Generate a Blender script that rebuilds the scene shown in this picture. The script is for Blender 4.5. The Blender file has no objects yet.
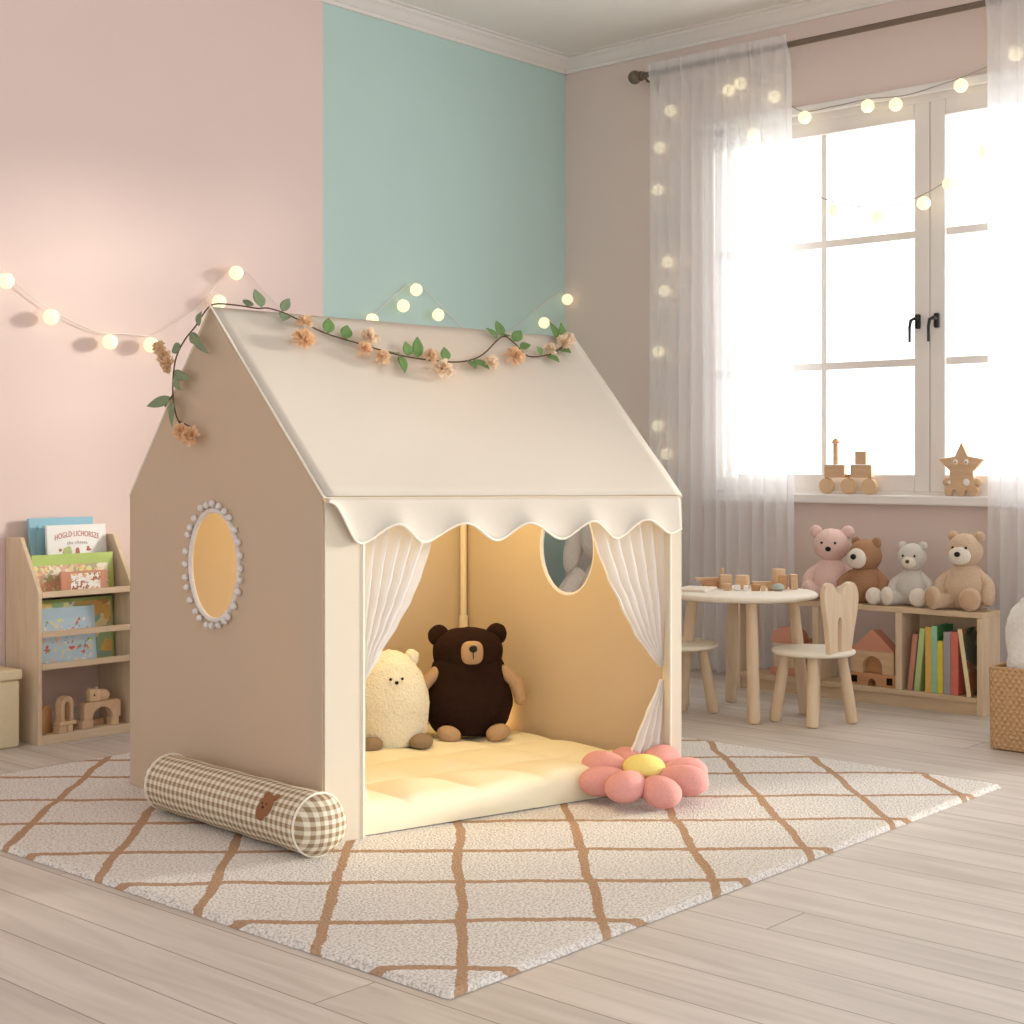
import bpy, bmesh, math, random
from mathutils import Vector, Matrix, noise
C = bpy.context.scene.collection
PI = math.pi
V = Vector
random.seed(7)

# ------------------------------------------------------------------ helpers
def lin(c):
    return c / 12.92 if c <= 0.04045 else ((c + 0.055) / 1.055) ** 2.4
def rgb(r, g, b):
    return (lin(r / 255), lin(g / 255), lin(b / 255), 1.0)

class MB:
    """collects shapes into one mesh"""
    def __init__(self):
        self.bm = bmesh.new()
        self.uv = self.bm.loops.layers.uv.new('uv')
    def box(self, lo, hi, bevel=0.0, rot=None, seg=2):
        t = bmesh.new()
        bmesh.ops.create_cube(t, size=1)
        s = [hi[i] - lo[i] for i in range(3)]
        c = V([(hi[i] + lo[i]) / 2 for i in range(3)])
        bmesh.ops.scale(t, vec=s, verts=t.verts)
        if bevel > 0:
            bmesh.ops.bevel(t, geom=t.edges[:], offset=min(bevel, min(s) * .45), segments=seg, profile=.5, affect='EDGES')
        if rot is not None:
            bmesh.ops.transform(t, matrix=rot, verts=t.verts)
        bmesh.ops.translate(t, vec=c, verts=t.verts)
        self._merge(t); return self
    def _merge(self, t):
        me = bpy.data.meshes.new('tmp'); t.to_mesh(me); t.free()
        self.bm.from_mesh(me); bpy.data.meshes.remove(me)
    def rings(self, rings, cap=True, closed=True, loop=False):
        """skin a list of vertex rings"""
        bm = self.bm
        vs = [[bm.verts.new(p) for p in r] for r in rings]
        n = len(vs[0]); m = len(vs)
        for j in range(m if loop else m - 1):
            a, b = vs[j], vs[(j + 1) % m]
            for i in range(n if closed else n - 1):
                k = (i + 1) % n
                f = bm.faces.new((a[i], a[k], b[k], b[i]))
                us = [(i / n, j / (m - 1 or 1)), ((i + 1) / n, j / (m - 1 or 1)), ((i + 1) / n, (j + 1) / (m - 1 or 1)), (i / n, (j + 1) / (m - 1 or 1))]
                for l, u in zip(f.loops, us): l[self.uv].uv = u
        if cap and closed and not loop:
            bm.faces.new(vs[0][::-1]); bm.faces.new(vs[-1])
        return self
    def tube(self, pts, r, n=8, cap=True, loop=False):
        """tube along a path; r number or list"""
        pts = [V(p) for p in pts]; m = len(pts)
        rs = r if isinstance(r, (list, tuple)) else [r] * m
        rings = []; ref = None
        for i in range(m):
            if loop: d = pts[(i + 1) % m] - pts[i - 1]
            else: d = pts[min(i + 1, m - 1)] - pts[max(i - 1, 0)]
            d = d.normalized() if d.length > 1e-9 else V((0, 0, 1))
            if ref is None:
                ref = V((0, 0, 1)) if abs(d.z) < .9 else V((1, 0, 0))
            u = (ref - d * ref.dot(d))
            if u.length < 1e-6: u = d.orthogonal()
            u.normalize(); w = d.cross(u); ref = u
            rings.append([pts[i] + (u * math.cos(2 * PI * k / n) + w * math.sin(2 * PI * k / n)) * rs[i] for k in range(n)])
        return self.rings(rings, cap, True, loop)
    def lathe(self, prof, n=24, c=(0, 0, 0), rot=None):
        """profile of (radius, z)"""
        c = V(c); R = rot or Matrix.Identity(3)
        rings = [[c + R @ V((max(r, 1e-4) * math.cos(2 * PI * k / n), max(r, 1e-4) * math.sin(2 * PI * k / n), z)) for k in range(n)] for r, z in prof]
        return self.rings(rings)
    def ball(self, c, r, rot=None, n=24, m=14, warp=None):
        """ellipsoid with radii r; warp(v in unit sphere) -> v"""
        r = r if isinstance(r, (tuple, list)) else (r, r, r)
        R = rot or Matrix.Identity(3); c = V(c); rings = []
        for j in range(m + 1):
            t = PI * j / m; st = max(math.sin(t), .004)
            ring = []
            for i in range(n):
                p = V((st * math.cos(2 * PI * i / n), st * math.sin(2 * PI * i / n), -math.cos(t)))
                if warp: p = V(warp(p))
                ring.append(c + R @ V((p.x * r[0], p.y * r[1], p.z * r[2])))
            rings.append(ring)
        return self.rings(rings)
    def prism(self, poly, axis, lo, hi, bevel=0.0):
        """polygon in the plane across axis ('x': (y,z); 'y': (x,z); 'z': (x,y)) extruded lo..hi"""
        t = bmesh.new()
        f = {'x': lambda a, b, h: (h, a, b), 'y': lambda a, b, h: (a, h, b), 'z': lambda a, b, h: (a, b, h)}[axis]
        n = len(poly)
        A = [t.verts.new(f(a, b, lo)) for a, b in poly]; B = [t.verts.new(f(a, b, hi)) for a, b in poly]
        t.faces.new(A); t.faces.new(B[::-1])
        for i in range(n):
            k = (i + 1) % n
            t.faces.new((A[i], B[i], B[k], A[k]))
        bmesh.ops.recalc_face_normals(t, faces=t.faces[:])
        if bevel:
            es = [e for e in t.edges if any(len(q.verts) == n for q in e.link_faces)] if n > 4 else t.edges[:]
            bmesh.ops.bevel(t, geom=es, offset=bevel, segments=2, profile=.5, affect='EDGES')
        self._merge(t); return self
    def grid(self, fn, nu, nv):
        bm = self.bm
        vs = [[bm.verts.new(fn(i / nu, j / nv)) for i in range(nu + 1)] for j in range(nv + 1)]
        for j in range(nv):
            for i in range(nu):
                f = bm.faces.new((vs[j][i], vs[j][i + 1], vs[j + 1][i + 1], vs[j + 1][i]))
                for l, u in zip(f.loops, [(i, j), (i + 1, j), (i + 1, j + 1), (i, j + 1)]):
                    l[self.uv].uv = (u[0] / nu, u[1] / nv)
        return self
    def xform(self, M):
        bmesh.ops.transform(self.bm, matrix=M, verts=self.bm.verts); return self
    def fuzz(self, amp, freq, seed=0):
        self.bm.normal_update()
        for v in self.bm.verts:
            v.co += v.normal * amp * noise.noise(v.co * freq + V((seed, seed * 1.7, 0)))
        return self
    def build(self, name, mat=None, parent=None, smooth=True, loc=None, sub=0, solid=0, recalc=True, angle=40):
        if recalc: bmesh.ops.recalc_face_normals(self.bm, faces=self.bm.faces[:])
        me = bpy.data.meshes.new(name); self.bm.to_mesh(me); self.bm.free()
        o = bpy.data.objects.new(name, me); C.objects.link(o)
        if mat: me.materials.append(mat)
        if smooth:
            me.polygons.foreach_set('use_smooth', [True] * len(me.polygons))
            try: me.set_sharp_from_angle(angle=math.radians(angle))
            except Exception: pass
        if parent: o.parent = parent
        if loc: o.location = loc
        if solid:
            m = o.modifiers.new('thick', 'SOLIDIFY'); m.thickness = solid; m.offset = 0
        if sub:
            m = o.modifiers.new('sub', 'SUBSURF'); m.levels = sub; m.render_levels = sub
        return o

def tag(o, label=None, cat=None, group=None, kind=None):
    if label: o['label'] = label
    if cat: o['category'] = cat
    if group: o['group'] = group
    if kind: o['kind'] = kind
    return o
def thing(name, label, cat, loc=(0, 0, 0), rz=0.0, group=None):
    o = bpy.data.objects.new(name, None); C.objects.link(o)
    o.empty_display_size = .05
    o.location = loc; o.rotation_euler = (0, 0, rz)
    return tag(o, label, cat, group)
def copy_tree(o, parent=None):
    c = o.copy(); C.objects.link(c)
    if parent: c.parent = parent
    for ch in [x for x in o.children]:
        copy_tree(ch, c)
    return c

# ------------------------------------------------------------------ materials
def newmat(name):
    m = bpy.data.materials.new(name); m.use_nodes = True
    nt = m.node_tree
    return m, nt, nt.nodes.get('Principled BSDF')
def N(nt, typ, **kw):
    n = nt.nodes.new(typ)
    for k, v in kw.items():
        if k.startswith('in_'):
            key = k[3:]
            n.inputs[int(key) if key.isdigit() else key].default_value = v
        else: setattr(n, k, v)
    return n
def L(nt, a, b): nt.links.new(a, b)
def mth(nt, op, a, b=None, c=None):
    n = nt.nodes.new('ShaderNodeMath'); n.operation = op
    for i, x in enumerate((a, b, c)):
        if x is None: continue
        if isinstance(x, (int, float)): n.inputs[i].default_value = x
        else: nt.links.new(x, n.inputs[i])
    return n.outputs[0]
def mixc(nt, f, a, b):
    n = nt.nodes.new('ShaderNodeMix'); n.data_type = 'RGBA'
    for i, x in ((0, f), (6, a), (7, b)):
        if isinstance(x, (int, float)): n.inputs[i].default_value = x
        elif isinstance(x, tuple): n.inputs[i].default_value = x
        else: nt.links.new(x, n.inputs[i])
    return n.outputs[2]
def coords(nt, kind='Object'):
    return nt.nodes.new('ShaderNodeTexCoord').outputs[kind]
def bump(nt, bs, height, strength=.3, dist=.01):
    b = nt.nodes.new('ShaderNodeBump'); b.inputs['Strength'].default_value = strength; b.inputs['Distance'].default_value = dist
    L(nt, height, b.inputs['Height']); L(nt, b.outputs[0], bs.inputs['Normal'])
def plain(name, col, rough=.6, noise_amt=.05, scale=20, bmp=0.0, bscale=200, spec=.3, sheen=0.0, metal=0.0):
    m, nt, bs = newmat(name)
    co = coords(nt)
    t = N(nt, 'ShaderNodeTexNoise'); t.inputs['Scale'].default_value = scale; t.inputs['Detail'].default_value = 3
    L(nt, co, t.inputs['Vector'])
    k = 1 - noise_amt
    dark = (col[0] * k, col[1] * k, col[2] * k, 1)
    k = 1 + noise_amt
    light = tuple(min(1, x * k) for x in col[:3]) + (1,)
    L(nt, mixc(nt, t.outputs[0], dark, light), bs.inputs['Base Color'])
    bs.inputs['Roughness'].default_value = rough
    bs.inputs['Specular IOR Level'].default_value = spec
    bs.inputs['Metallic'].default_value = metal
    if sheen:
        bs.inputs['Sheen Weight'].default_value = sheen
        bs.inputs['Sheen Roughness'].default_value = .5
    if bmp:
        t2 = N(nt, 'ShaderNodeTexNoise'); t2.inputs['Scale'].default_value = bscale; t2.inputs['Detail'].default_value = 2
        L(nt, co, t2.inputs['Vector'])
        bump(nt, bs, t2.outputs[0], bmp, .004)
    return m
def wood(name, c1, c2, axis=2, scale=9, stretch=.12, rough=.5):
    m, nt, bs = newmat(name)
    mp = N(nt, 'ShaderNodeMapping'); s = [1, 1, 1]; s[axis] = stretch
    mp.inputs['Scale'].default_value = s
    L(nt, coords(nt), mp.inputs['Vector'])
    t = N(nt, 'ShaderNodeTexNoise'); t.inputs['Scale'].default_value = scale * 4; t.inputs['Detail'].default_value = 6; t.inputs['Distortion'].default_value = .6
    L(nt, mp.outputs[0], t.inputs['Vector'])
    r = N(nt, 'ShaderNodeValToRGB'); r.color_ramp.elements[0].position = .3; r.color_ramp.elements[1].position = .7
    r.color_ramp.elements[0].color = c2; r.color_ramp.elements[1].color = c1
    L(nt, t.outputs[0], r.inputs[0]); L(nt, r.outputs[0], bs.inputs['Base Color'])
    bs.inputs['Roughness'].default_value = rough; bs.inputs['Specular IOR Level'].default_value = .3
    bump(nt, bs, t.outputs[0], .08, .002)
    return m
def plush(name, col, tip=None, scale=160, bmp=.7):
    m, nt, bs = newmat(name)
    co = coords(nt)
    t = N(nt, 'ShaderNodeTexNoise'); t.inputs['Scale'].default_value = scale; t.inputs['Detail'].default_value = 4
    L(nt, co, t.inputs['Vector'])
    tip = tip or tuple(min(1, x * 1.12) for x in col[:3]) + (1,)
    dk = tuple(x * .86 for x in col[:3]) + (1,)
    L(nt, mixc(nt, t.outputs[0], dk, tip), bs.inputs['Base Color'])
    bs.inputs['Roughness'].default_value = .95; bs.inputs['Specular IOR Level'].default_value = .1
    bs.inputs['Sheen Weight'].default_value = .35; bs.inputs['Sheen Roughness'].default_value = .6
    bs.inputs['Sheen Tint'].default_value = tip
    bump(nt, bs, t.outputs[0], bmp, .006)
    return m
def cloth(name, col, trans=.35, weave=900, bmp=.15, see=0.0, tcol=None):
    """woven fabric that lets some light through"""
    m, nt, bs = newmat(name)
    co = coords(nt)
    t = N(nt, 'ShaderNodeTexNoise'); t.inputs['Scale'].default_value = weave; t.inputs['Detail'].default_value = 1
    L(nt, co, t.inputs['Vector'])
    c = mixc(nt, t.outputs[0], tuple(x * .95 for x in col[:3]) + (1,), tuple(min(1, x * 1.04) for x in col[:3]) + (1,))
    L(nt, c, bs.inputs['Base Color'])
    bs.inputs['Roughness'].default_value = .9; bs.inputs['Specular IOR Level'].default_value = .15
    bump(nt, bs, t.outputs[0], bmp, .002)
    out = nt.nodes['Material Output']; last = bs.outputs[0]
    if trans:
        tr = N(nt, 'ShaderNodeBsdfTranslucent'); tr.inputs[0].default_value = tcol or col
        mx = N(nt, 'ShaderNodeMixShader'); mx.inputs[0].default_value = trans
        L(nt, last, mx.inputs[1]); L(nt, tr.outputs[0], mx.inputs[2]); last = mx.outputs[0]
    if see:
        tp = N(nt, 'ShaderNodeBsdfTransparent')
        mx = N(nt, 'ShaderNodeMixShader'); mx.inputs[0].default_value = see
        L(nt, last, mx.inputs[1]); L(nt, tp.outputs[0], mx.inputs[2]); last = mx.outputs[0]
    L(nt, last, out.inputs[0])
    return m
def glow(name, col, strength):
    m, nt, bs = newmat(name)
    t = N(nt, 'ShaderNodeTexNoise'); t.inputs['Scale'].default_value = 60
    L(nt, coords(nt), t.inputs['Vector'])
    L(nt, mixc(nt, t.outputs[0], col, (1, .95, .8, 1)), bs.inputs['Emission Color'])
    bs.inputs['Base Color'].default_value = col
    bs.inputs['Emission Strength'].default_value = strength; bs.inputs['Roughness'].default_value = .9
    return m
def picture(name, bg, pal, scale=14, fill=.55):
    """printed illustration: patches of ink over a paper colour"""
    m, nt, bs = newmat(name)
    co = coords(nt)
    v = N(nt, 'ShaderNodeTexVoronoi'); v.inputs['Scale'].default_value = scale
    wn = N(nt, 'ShaderNodeTexNoise'); wn.inputs['Scale'].default_value = scale * 1.3; wn.inputs['Detail'].default_value = 3
    L(nt, co, wn.inputs['Vector'])
    ad = N(nt, 'ShaderNodeMixRGB'); ad.blend_type = 'ADD'; ad.inputs[0].default_value = .06
    L(nt, co, ad.inputs[1]); L(nt, wn.outputs[1], ad.inputs[2]); L(nt, ad.outputs[0], v.inputs['Vector'])
    sp = N(nt, 'ShaderNodeSeparateColor'); L(nt, v.outputs['Color'], sp.inputs[0])
    r = N(nt, 'ShaderNodeValToRGB'); r.color_ramp.interpolation = 'CONSTANT'
    els = r.color_ramp.elements
    while len(els) < len(pal): els.new(.5)
    for i, c in enumerate(pal):
        els[i].position = i / len(pal); els[i].color = c
    L(nt, sp.outputs[0], r.inputs[0])
    f = mth(nt, 'GREATER_THAN', wn.outputs[0], 1 - fill)
    L(nt, mixc(nt, f, bg, r.outputs[0]), bs.inputs['Base Color'])
    bs.inputs['Roughness'].default_value = .45
    return m

# ------------------------------------------------------------------ palette
M = {}
M['white_paint'] = plain('white_paint', rgb(236, 228, 220), .55, .015, 5)
M['ceiling'] = plain('ceiling_paint', rgb(240, 234, 226), .8, .01, 3)
M['rose_wall'] = plain('rose_wall_paint', rgb(230, 211, 200), .8, .012, 2)
M['sill'] = plain('sill_paint', rgb(240, 234, 228), .45, .01, 4)
M['birch'] = wood('birch', rgb(229, 206, 176), rgb(216, 190, 157), 2)
M['birch_y'] = wood('birch_lengthwise', rgb(222, 197, 164), rgb(208, 181, 147), 1)
M['birch_x'] = wood('birch_crosswise', rgb(226, 203, 172), rgb(214, 188, 155), 0)
M['cream_top'] = wood('cream_table_top', rgb(242, 232, 214), rgb(236, 224, 203), 0)
M['beech'] = wood('beech_toy', rgb(222, 188, 152), rgb(208, 170, 132), 1)
M['beech_dark'] = wood('beech_toy_dark', rgb(206, 156, 112), rgb(190, 138, 94), 1)
M['beech_pale'] = wood('beech_toy_pale', rgb(230, 198, 158), rgb(220, 184, 142), 1)
M['terracotta'] = plain('terracotta_paint', rgb(212, 148, 122), .7, .05, 30)
M['pink_paint'] = plain('dusty_pink_paint', rgb(222, 160, 136), .7, .05, 30)
M['bronze'] = plain('bronze_rod', rgb(124, 108, 96), .4, .1, 30, metal=.6)
M['black'] = plain('black_plastic', rgb(26, 22, 22), .35, .05, 30)
M['dark_metal'] = plain('dark_handle', rgb(58, 54, 52), .35, .1, 40, metal=.5)
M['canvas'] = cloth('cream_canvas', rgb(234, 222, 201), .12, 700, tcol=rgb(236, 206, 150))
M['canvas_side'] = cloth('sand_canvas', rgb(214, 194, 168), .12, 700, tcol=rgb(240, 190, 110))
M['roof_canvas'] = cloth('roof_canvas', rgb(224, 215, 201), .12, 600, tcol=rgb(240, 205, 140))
M['piping'] = plain('piping_cord', rgb(246, 236, 218), .8, .03, 60, .2, 400)
M['sheer'] = cloth('sheer_voile', rgb(252, 251, 251), .5, 500, .03, see=.33)
M['tent_sheer'] = cloth('tent_voile', rgb(248, 248, 250), .2, 500, .05, see=.24)
M['pom'] = plush('pompom_wool', rgb(244, 236, 230), scale=300)
M['pole'] = plain('tent_pole', rgb(232, 216, 190), .5, .03, 20)
M['mattress'] = plain('mattress_cotton', rgb(246, 234, 204), .9, .03, 12, .15, 500)
M['cream_plush'] = plush('cream_teddy_fur', rgb(244, 236, 214), scale=140, bmp=1.0)
M['cocoa_plush'] = plush('dark_cocoa_fur', rgb(38, 24, 18), rgb(54, 34, 25), 180)
M['tan_plush'] = plush('tan_felt', rgb(186, 154, 122), scale=220, bmp=.4)
M['grey_felt'] = plush('taupe_felt', rgb(150, 128, 104), scale=220, bmp=.4)
M['pink_plush'] = plush('pink_fur', rgb(238, 204, 192), scale=180)
M['brown_plush'] = plush('brown_fur', rgb(172, 130, 98), scale=180)
M['ivory_plush'] = plush('ivory_fur', rgb(240, 228, 212), scale=180)
M['silver_plush'] = plush('silver_fur', rgb(214, 206, 196), scale=180)
M['beige_plush'] = plush('beige_fur', rgb(214, 186, 158), scale=180)
M['beige_pad'] = plush('beige_pad', rgb(206, 172, 140), scale=220, bmp=.4)
M['bunny_plush'] = plush('pale_bunny_fur', rgb(236, 222, 208), scale=160)
M['petal'] = plush('petal_velour', rgb(230, 158, 150), rgb(238, 176, 168), 240, .25)
M['yolk'] = plush('yellow_velour', rgb(244, 224, 136), scale=240, bmp=.3)
M['patch'] = plush('brown_patch', rgb(150, 104, 72), scale=240, bmp=.3)
M['fluffy'] = plush('fluffy_throw', rgb(246, 238, 230), scale=90, bmp=1.0)
M['stem'] = plain('garland_stem', rgb(98, 74, 54), .8, .1, 60)
M['leaf'] = plain('garland_leaf', rgb(112, 146, 84), .5, .25, 40)
M['leaf_dusty'] = plain('garland_leaf_dusty', rgb(130, 146, 112), .55, .2, 40)
M['bloom_peach'] = cloth('bloom_peach', rgb(250, 218, 180), .4, 300)
M['bloom_cream'] = cloth('bloom_cream', rgb(252, 234, 210), .45, 300)
M['bloom_tan'] = cloth('bloom_tan', rgb(246, 220, 186), .45, 300)
M['bulb'] = glow('cotton_ball_light', rgb(250, 232, 180), .50)
M['cord'] = plain('pale_cord', rgb(238, 228, 218), .7, .03, 40)
M['window_cord'] = plain('grey_cord', rgb(170, 160, 152), .7, .03, 40)
M['box_cloth'] = plain('linen_box', rgb(232, 214, 178), .9, .05, 60, .3, 500)
M['paper'] = plain('book_pages', rgb(240, 230, 212), .8, .04, 60)
M['stone'] = plain('grey_pebble', rgb(178, 184, 172), .6, .1, 60)

# floor boards run along Y
def floor_mat():
    m, nt, bs = newmat('washed_oak_boards')
    co = coords(nt); sx = N(nt, 'ShaderNodeSeparateXYZ'); L(nt, co, sx.inputs[0])
    W = .14
    u = mth(nt, 'DIVIDE', mth(nt, 'ADD', sx.outputs[0], 3.027 + 14 * W), W)
    iu = mth(nt, 'FLOOR', u); fu = mth(nt, 'FRACT', u)
    wn = N(nt, 'ShaderNodeTexWhiteNoise', noise_dimensions='1D'); L(nt, iu, wn.inputs['W'])
    Ln = 1.9
    v = mth(nt, 'DIVIDE', mth(nt, 'ADD', sx.outputs[1], mth(nt, 'MULTIPLY', wn.outputs[0], 5.0)), Ln)
    iv = mth(nt, 'FLOOR', v); fv = mth(nt, 'FRACT', v)
    cb = N(nt, 'ShaderNodeCombineXYZ'); L(nt, iu, cb.inputs[0]); L(nt, iv, cb.inputs[1])
    wn2 = N(nt, 'ShaderNodeTexWhiteNoise', noise_dimensions='3D'); L(nt, cb.outputs[0], wn2.inputs['Vector'])
    # grain
    gx = N(nt, 'ShaderNodeCombineXYZ')
    L(nt, mth(nt, 'MULTIPLY', sx.outputs[0], 26), gx.inputs[0]); L(nt, mth(nt, 'MULTIPLY', sx.outputs[1], 2.2), gx.inputs[1])
    L(nt, mth(nt, 'MULTIPLY', wn2.outputs[0], 37), gx.inputs[2])
    g = N(nt, 'ShaderNodeTexNoise'); g.inputs['Scale'].default_value = 1; g.inputs['Detail'].default_value = 7; g.inputs['Distortion'].default_value = .8
    L(nt, gx.outputs[0], g.inputs['Vector'])
    r = N(nt, 'ShaderNodeValToRGB'); r.color_ramp.elements[0].position = .3; r.color_ramp.elements[1].position = .72
    r.color_ramp.elements[0].color = rgb(198, 186, 174); r.color_ramp.elements[1].color = rgb(219, 208, 197)
    L(nt, g.outputs[0], r.inputs[0])
    tone = mth(nt, 'ADD', mth(nt, 'MULTIPLY', wn2.outputs[0], .14), .93)
    hs = N(nt, 'ShaderNodeHueSaturation'); L(nt, r.outputs[0], hs.inputs['Color']); L(nt, tone, hs.inputs['Value'])
    # knots
    kn = N(nt, 'ShaderNodeTexVoronoi'); kn.inputs['Scale'].default_value = 1.0
    kx = N(nt, 'ShaderNodeCombineXYZ'); L(nt, mth(nt, 'MULTIPLY', sx.outputs[0], 3.6), kx.inputs[0]); L(nt, mth(nt, 'MULTIPLY', sx.outputs[1], 1.6), kx.inputs[1])
    L(nt, kx.outputs[0], kn.inputs['Vector'])
    kf = mth(nt, 'LESS_THAN', kn.outputs['Distance'], .045)
    c = mixc(nt, mth(nt, 'MULTIPLY', kf, .45), hs.outputs[0], rgb(150, 120, 98))
    gap = mth(nt, 'MAXIMUM', mth(nt, 'LESS_THAN', mth(nt, 'ABSOLUTE', mth(nt, 'SUBTRACT', fu, .5)), .4895), 0)
    gap = mth(nt, 'SUBTRACT', 1, gap)
    gap2 = mth(nt, 'GREATER_THAN', mth(nt, 'ABSOLUTE', mth(nt, 'SUBTRACT', fv, .5)), .4992)
    gp = mth(nt, 'MAXIMUM', gap, gap2)
    c = mixc(nt, mth(nt, 'MULTIPLY', gp, .75), c, rgb(128, 106, 90))
    L(nt, c, bs.inputs['Base Color'])
    bs.inputs['Roughness'].default_value = .48; bs.inputs['Specular IOR Level'].default_value = .35
    bump(nt, bs, mth(nt, 'SUBTRACT', mth(nt, 'MULTIPLY', g.outputs[0], .25), gp), .25, .003)
    return m
M['floor'] = floor_mat()

def left_wall_mat():
    m, nt, bs = newmat('pink_and_mint_paint')
    co = coords(nt); sx = N(nt, 'ShaderNodeSeparateXYZ'); L(nt, co, sx.inputs[0])
    f = mth(nt, 'GREATER_THAN', sx.outputs[0], -1.479)
    t = N(nt, 'ShaderNodeTexNoise'); t.inputs['Scale'].default_value = 3; L(nt, co, t.inputs['Vector'])
    pk = mixc(nt, t.outputs[0], rgb(232, 208, 199), rgb(236, 213, 204))
    mt = mixc(nt, t.outputs[0], rgb(190, 215, 208), rgb(194, 219, 212))
    L(nt, mixc(nt, f, pk, mt), bs.inputs['Base Color'])
    bs.inputs['Roughness'].default_value = .75; bs.inputs['Specular IOR Level'].default_value = .2
    return m
M['left_wall'] = left_wall_mat()

def rug_mat():
    m, nt, bs = newmat('rug_diamond_pile')
    co = coords(nt)
    wn = N(nt, 'ShaderNodeTexNoise'); wn.inputs['Scale'].default_value = 4.5; wn.inputs['Detail'].default_value = 2; L(nt, co, wn.inputs['Vector'])
    w2 = N(nt, 'ShaderNodeTexNoise'); w2.inputs['Scale'].default_value = 130; w2.inputs['Detail'].default_value = 2; L(nt, co, w2.inputs['Vector'])
    sx = N(nt, 'ShaderNodeSeparateXYZ'); L(nt, co, sx.inputs[0])
    wob = mth(nt, 'ADD', mth(nt, 'MULTIPLY', mth(nt, 'SUBTRACT', wn.outputs[0], .5), .045), mth(nt, 'MULTIPLY', mth(nt, 'SUBTRACT', w2.outputs[0], .5), .010))
    def fam(ax, ay, offs):
        s = mth(nt, 'ADD', mth(nt, 'ADD', mth(nt, 'MULTIPLY', sx.outputs[0], ax), mth(nt, 'MULTIPLY', sx.outputs[1], ay)), wob)
        d = None
        for o in offs:
            e = mth(nt, 'ABSOLUTE', mth(nt, 'SUBTRACT', s, o))
            d = e if d is None else mth(nt, 'MINIMUM', d, e)
        return d
    d1 = fam(.728, .686, [-1.42, -1.69, -1.95, -2.22, -2.49, -2.723, -3.01, -3.266, -3.543, -3.797, -4.065, -4.334])
    d2 = fam(.695, -.719, [-1.82, -1.551, -1.28, -1.023, -.764, -.505, -.231, .03, .286, .555, .82, 1.08])
    d = mth(nt, 'MINIMUM', mth(nt, 'MULTIPLY', d1, .92), d2)
    line = mth(nt, 'LESS_THAN', d, .0108)
    sp = N(nt, 'ShaderNodeTexNoise'); sp.inputs['Scale'].default_value = 170; sp.inputs['Detail'].default_value = 3; L(nt, co, sp.inputs['Vector'])
    r = N(nt, 'ShaderNodeValToRGB'); r.color_ramp.elements[0].position = .34; r.color_ramp.elements[1].position = .56
    r.color_ramp.elements[0].color = rgb(200, 190, 180); r.color_ramp.elements[1].color = rgb(243, 237, 229); L(nt, sp.outputs[0], r.inputs[0])
    ln = mixc(nt, sp.outputs[0], rgb(164, 126, 96), rgb(212, 178, 146))
    L(nt, mixc(nt, line, r.outputs[0], ln), bs.inputs['Base Color'])
    bs.inputs['Roughness'].default_value = 1; bs.inputs['Specular IOR Level'].default_value = .05
    bump(nt, bs, sp.outputs[0], .8, .008)
    return m
M['rug'] = rug_mat()

def gingham_mat():
    m, nt, bs = newmat('gingham_cotton')
    uv = coords(nt, 'UV'); sx = N(nt, 'ShaderNodeSeparateXYZ'); L(nt, uv, sx.inputs[0])
    def st(o): return mth(nt, 'LESS_THAN', mth(nt, 'FRACT', o), .5)
    a, b = st(mth(nt, 'MULTIPLY', sx.outputs[0], 1)), st(mth(nt, 'MULTIPLY', sx.outputs[1], 1))
    s = mth(nt, 'MULTIPLY', mth(nt, 'ADD', a, b), .5)
    L(nt, mixc(nt, s, rgb(236, 225, 202), rgb(158, 132, 100)), bs.inputs['Base Color'])
    bs.inputs['Roughness'].default_value = .9; bs.inputs['Specular IOR Level'].default_value = .15
    t = N(nt, 'ShaderNodeTexNoise'); t.inputs['Scale'].default_value = 60; L(nt, coords(nt), t.inputs['Vector'])
    bump(nt, bs, t.outputs[0], .2, .004)
    return m
M['gingham'] = gingham_mat()

def basket_mat():
    m, nt, bs = newmat('woven_seagrass')
    co = coords(nt); sx = N(nt, 'ShaderNodeSeparateXYZ'); L(nt, co, sx.inputs[0])
    hor = mth(nt, 'ADD', sx.outputs[0], sx.outputs[1])
    a = mth(nt, 'SINE', mth(nt, 'ADD', mth(nt, 'MULTIPLY', hor, 330), mth(nt, 'MULTIPLY', mth(nt, 'FLOOR', mth(nt, 'MULTIPLY', sx.outputs[2], 75)), PI)))
    b = mth(nt, 'SINE', mth(nt, 'MULTIPLY', sx.outputs[2], 75 * 2 * PI))
    t = N(nt, 'ShaderNodeTexNoise'); t.inputs['Scale'].default_value = 120; L(nt, co, t.inputs['Vector'])
    h = mth(nt, 'ADD', mth(nt, 'MULTIPLY', mth(nt, 'ADD', a, mth(nt, 'MULTIPLY', b, .4)), .25), t.outputs[0])
    L(nt, mixc(nt, h, rgb(176, 132, 88), rgb(222, 182, 136)), bs.inputs['Base Color'])
    bs.inputs['Roughness'].default_value = .85
    bump(nt, bs, h, .9, .006)
    return m
M['basket'] = basket_mat()

def glass_mat():
    m, nt, bs = newmat('window_glass')
    tp = N(nt, 'ShaderNodeBsdfTransparent'); gl = N(nt, 'ShaderNodeBsdfGlossy'); gl.inputs['Roughness'].default_value = .03
    mx = N(nt, 'ShaderNodeMixShader'); mx.inputs[0].default_value = .04
    L(nt, tp.outputs[0], mx.inputs[1]); L(nt, gl.outputs[0], mx.inputs[2]); L(nt, mx.outputs[0], nt.nodes['Material Output'].inputs[0])
    return m
M['glass'] = glass_mat()

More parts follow.
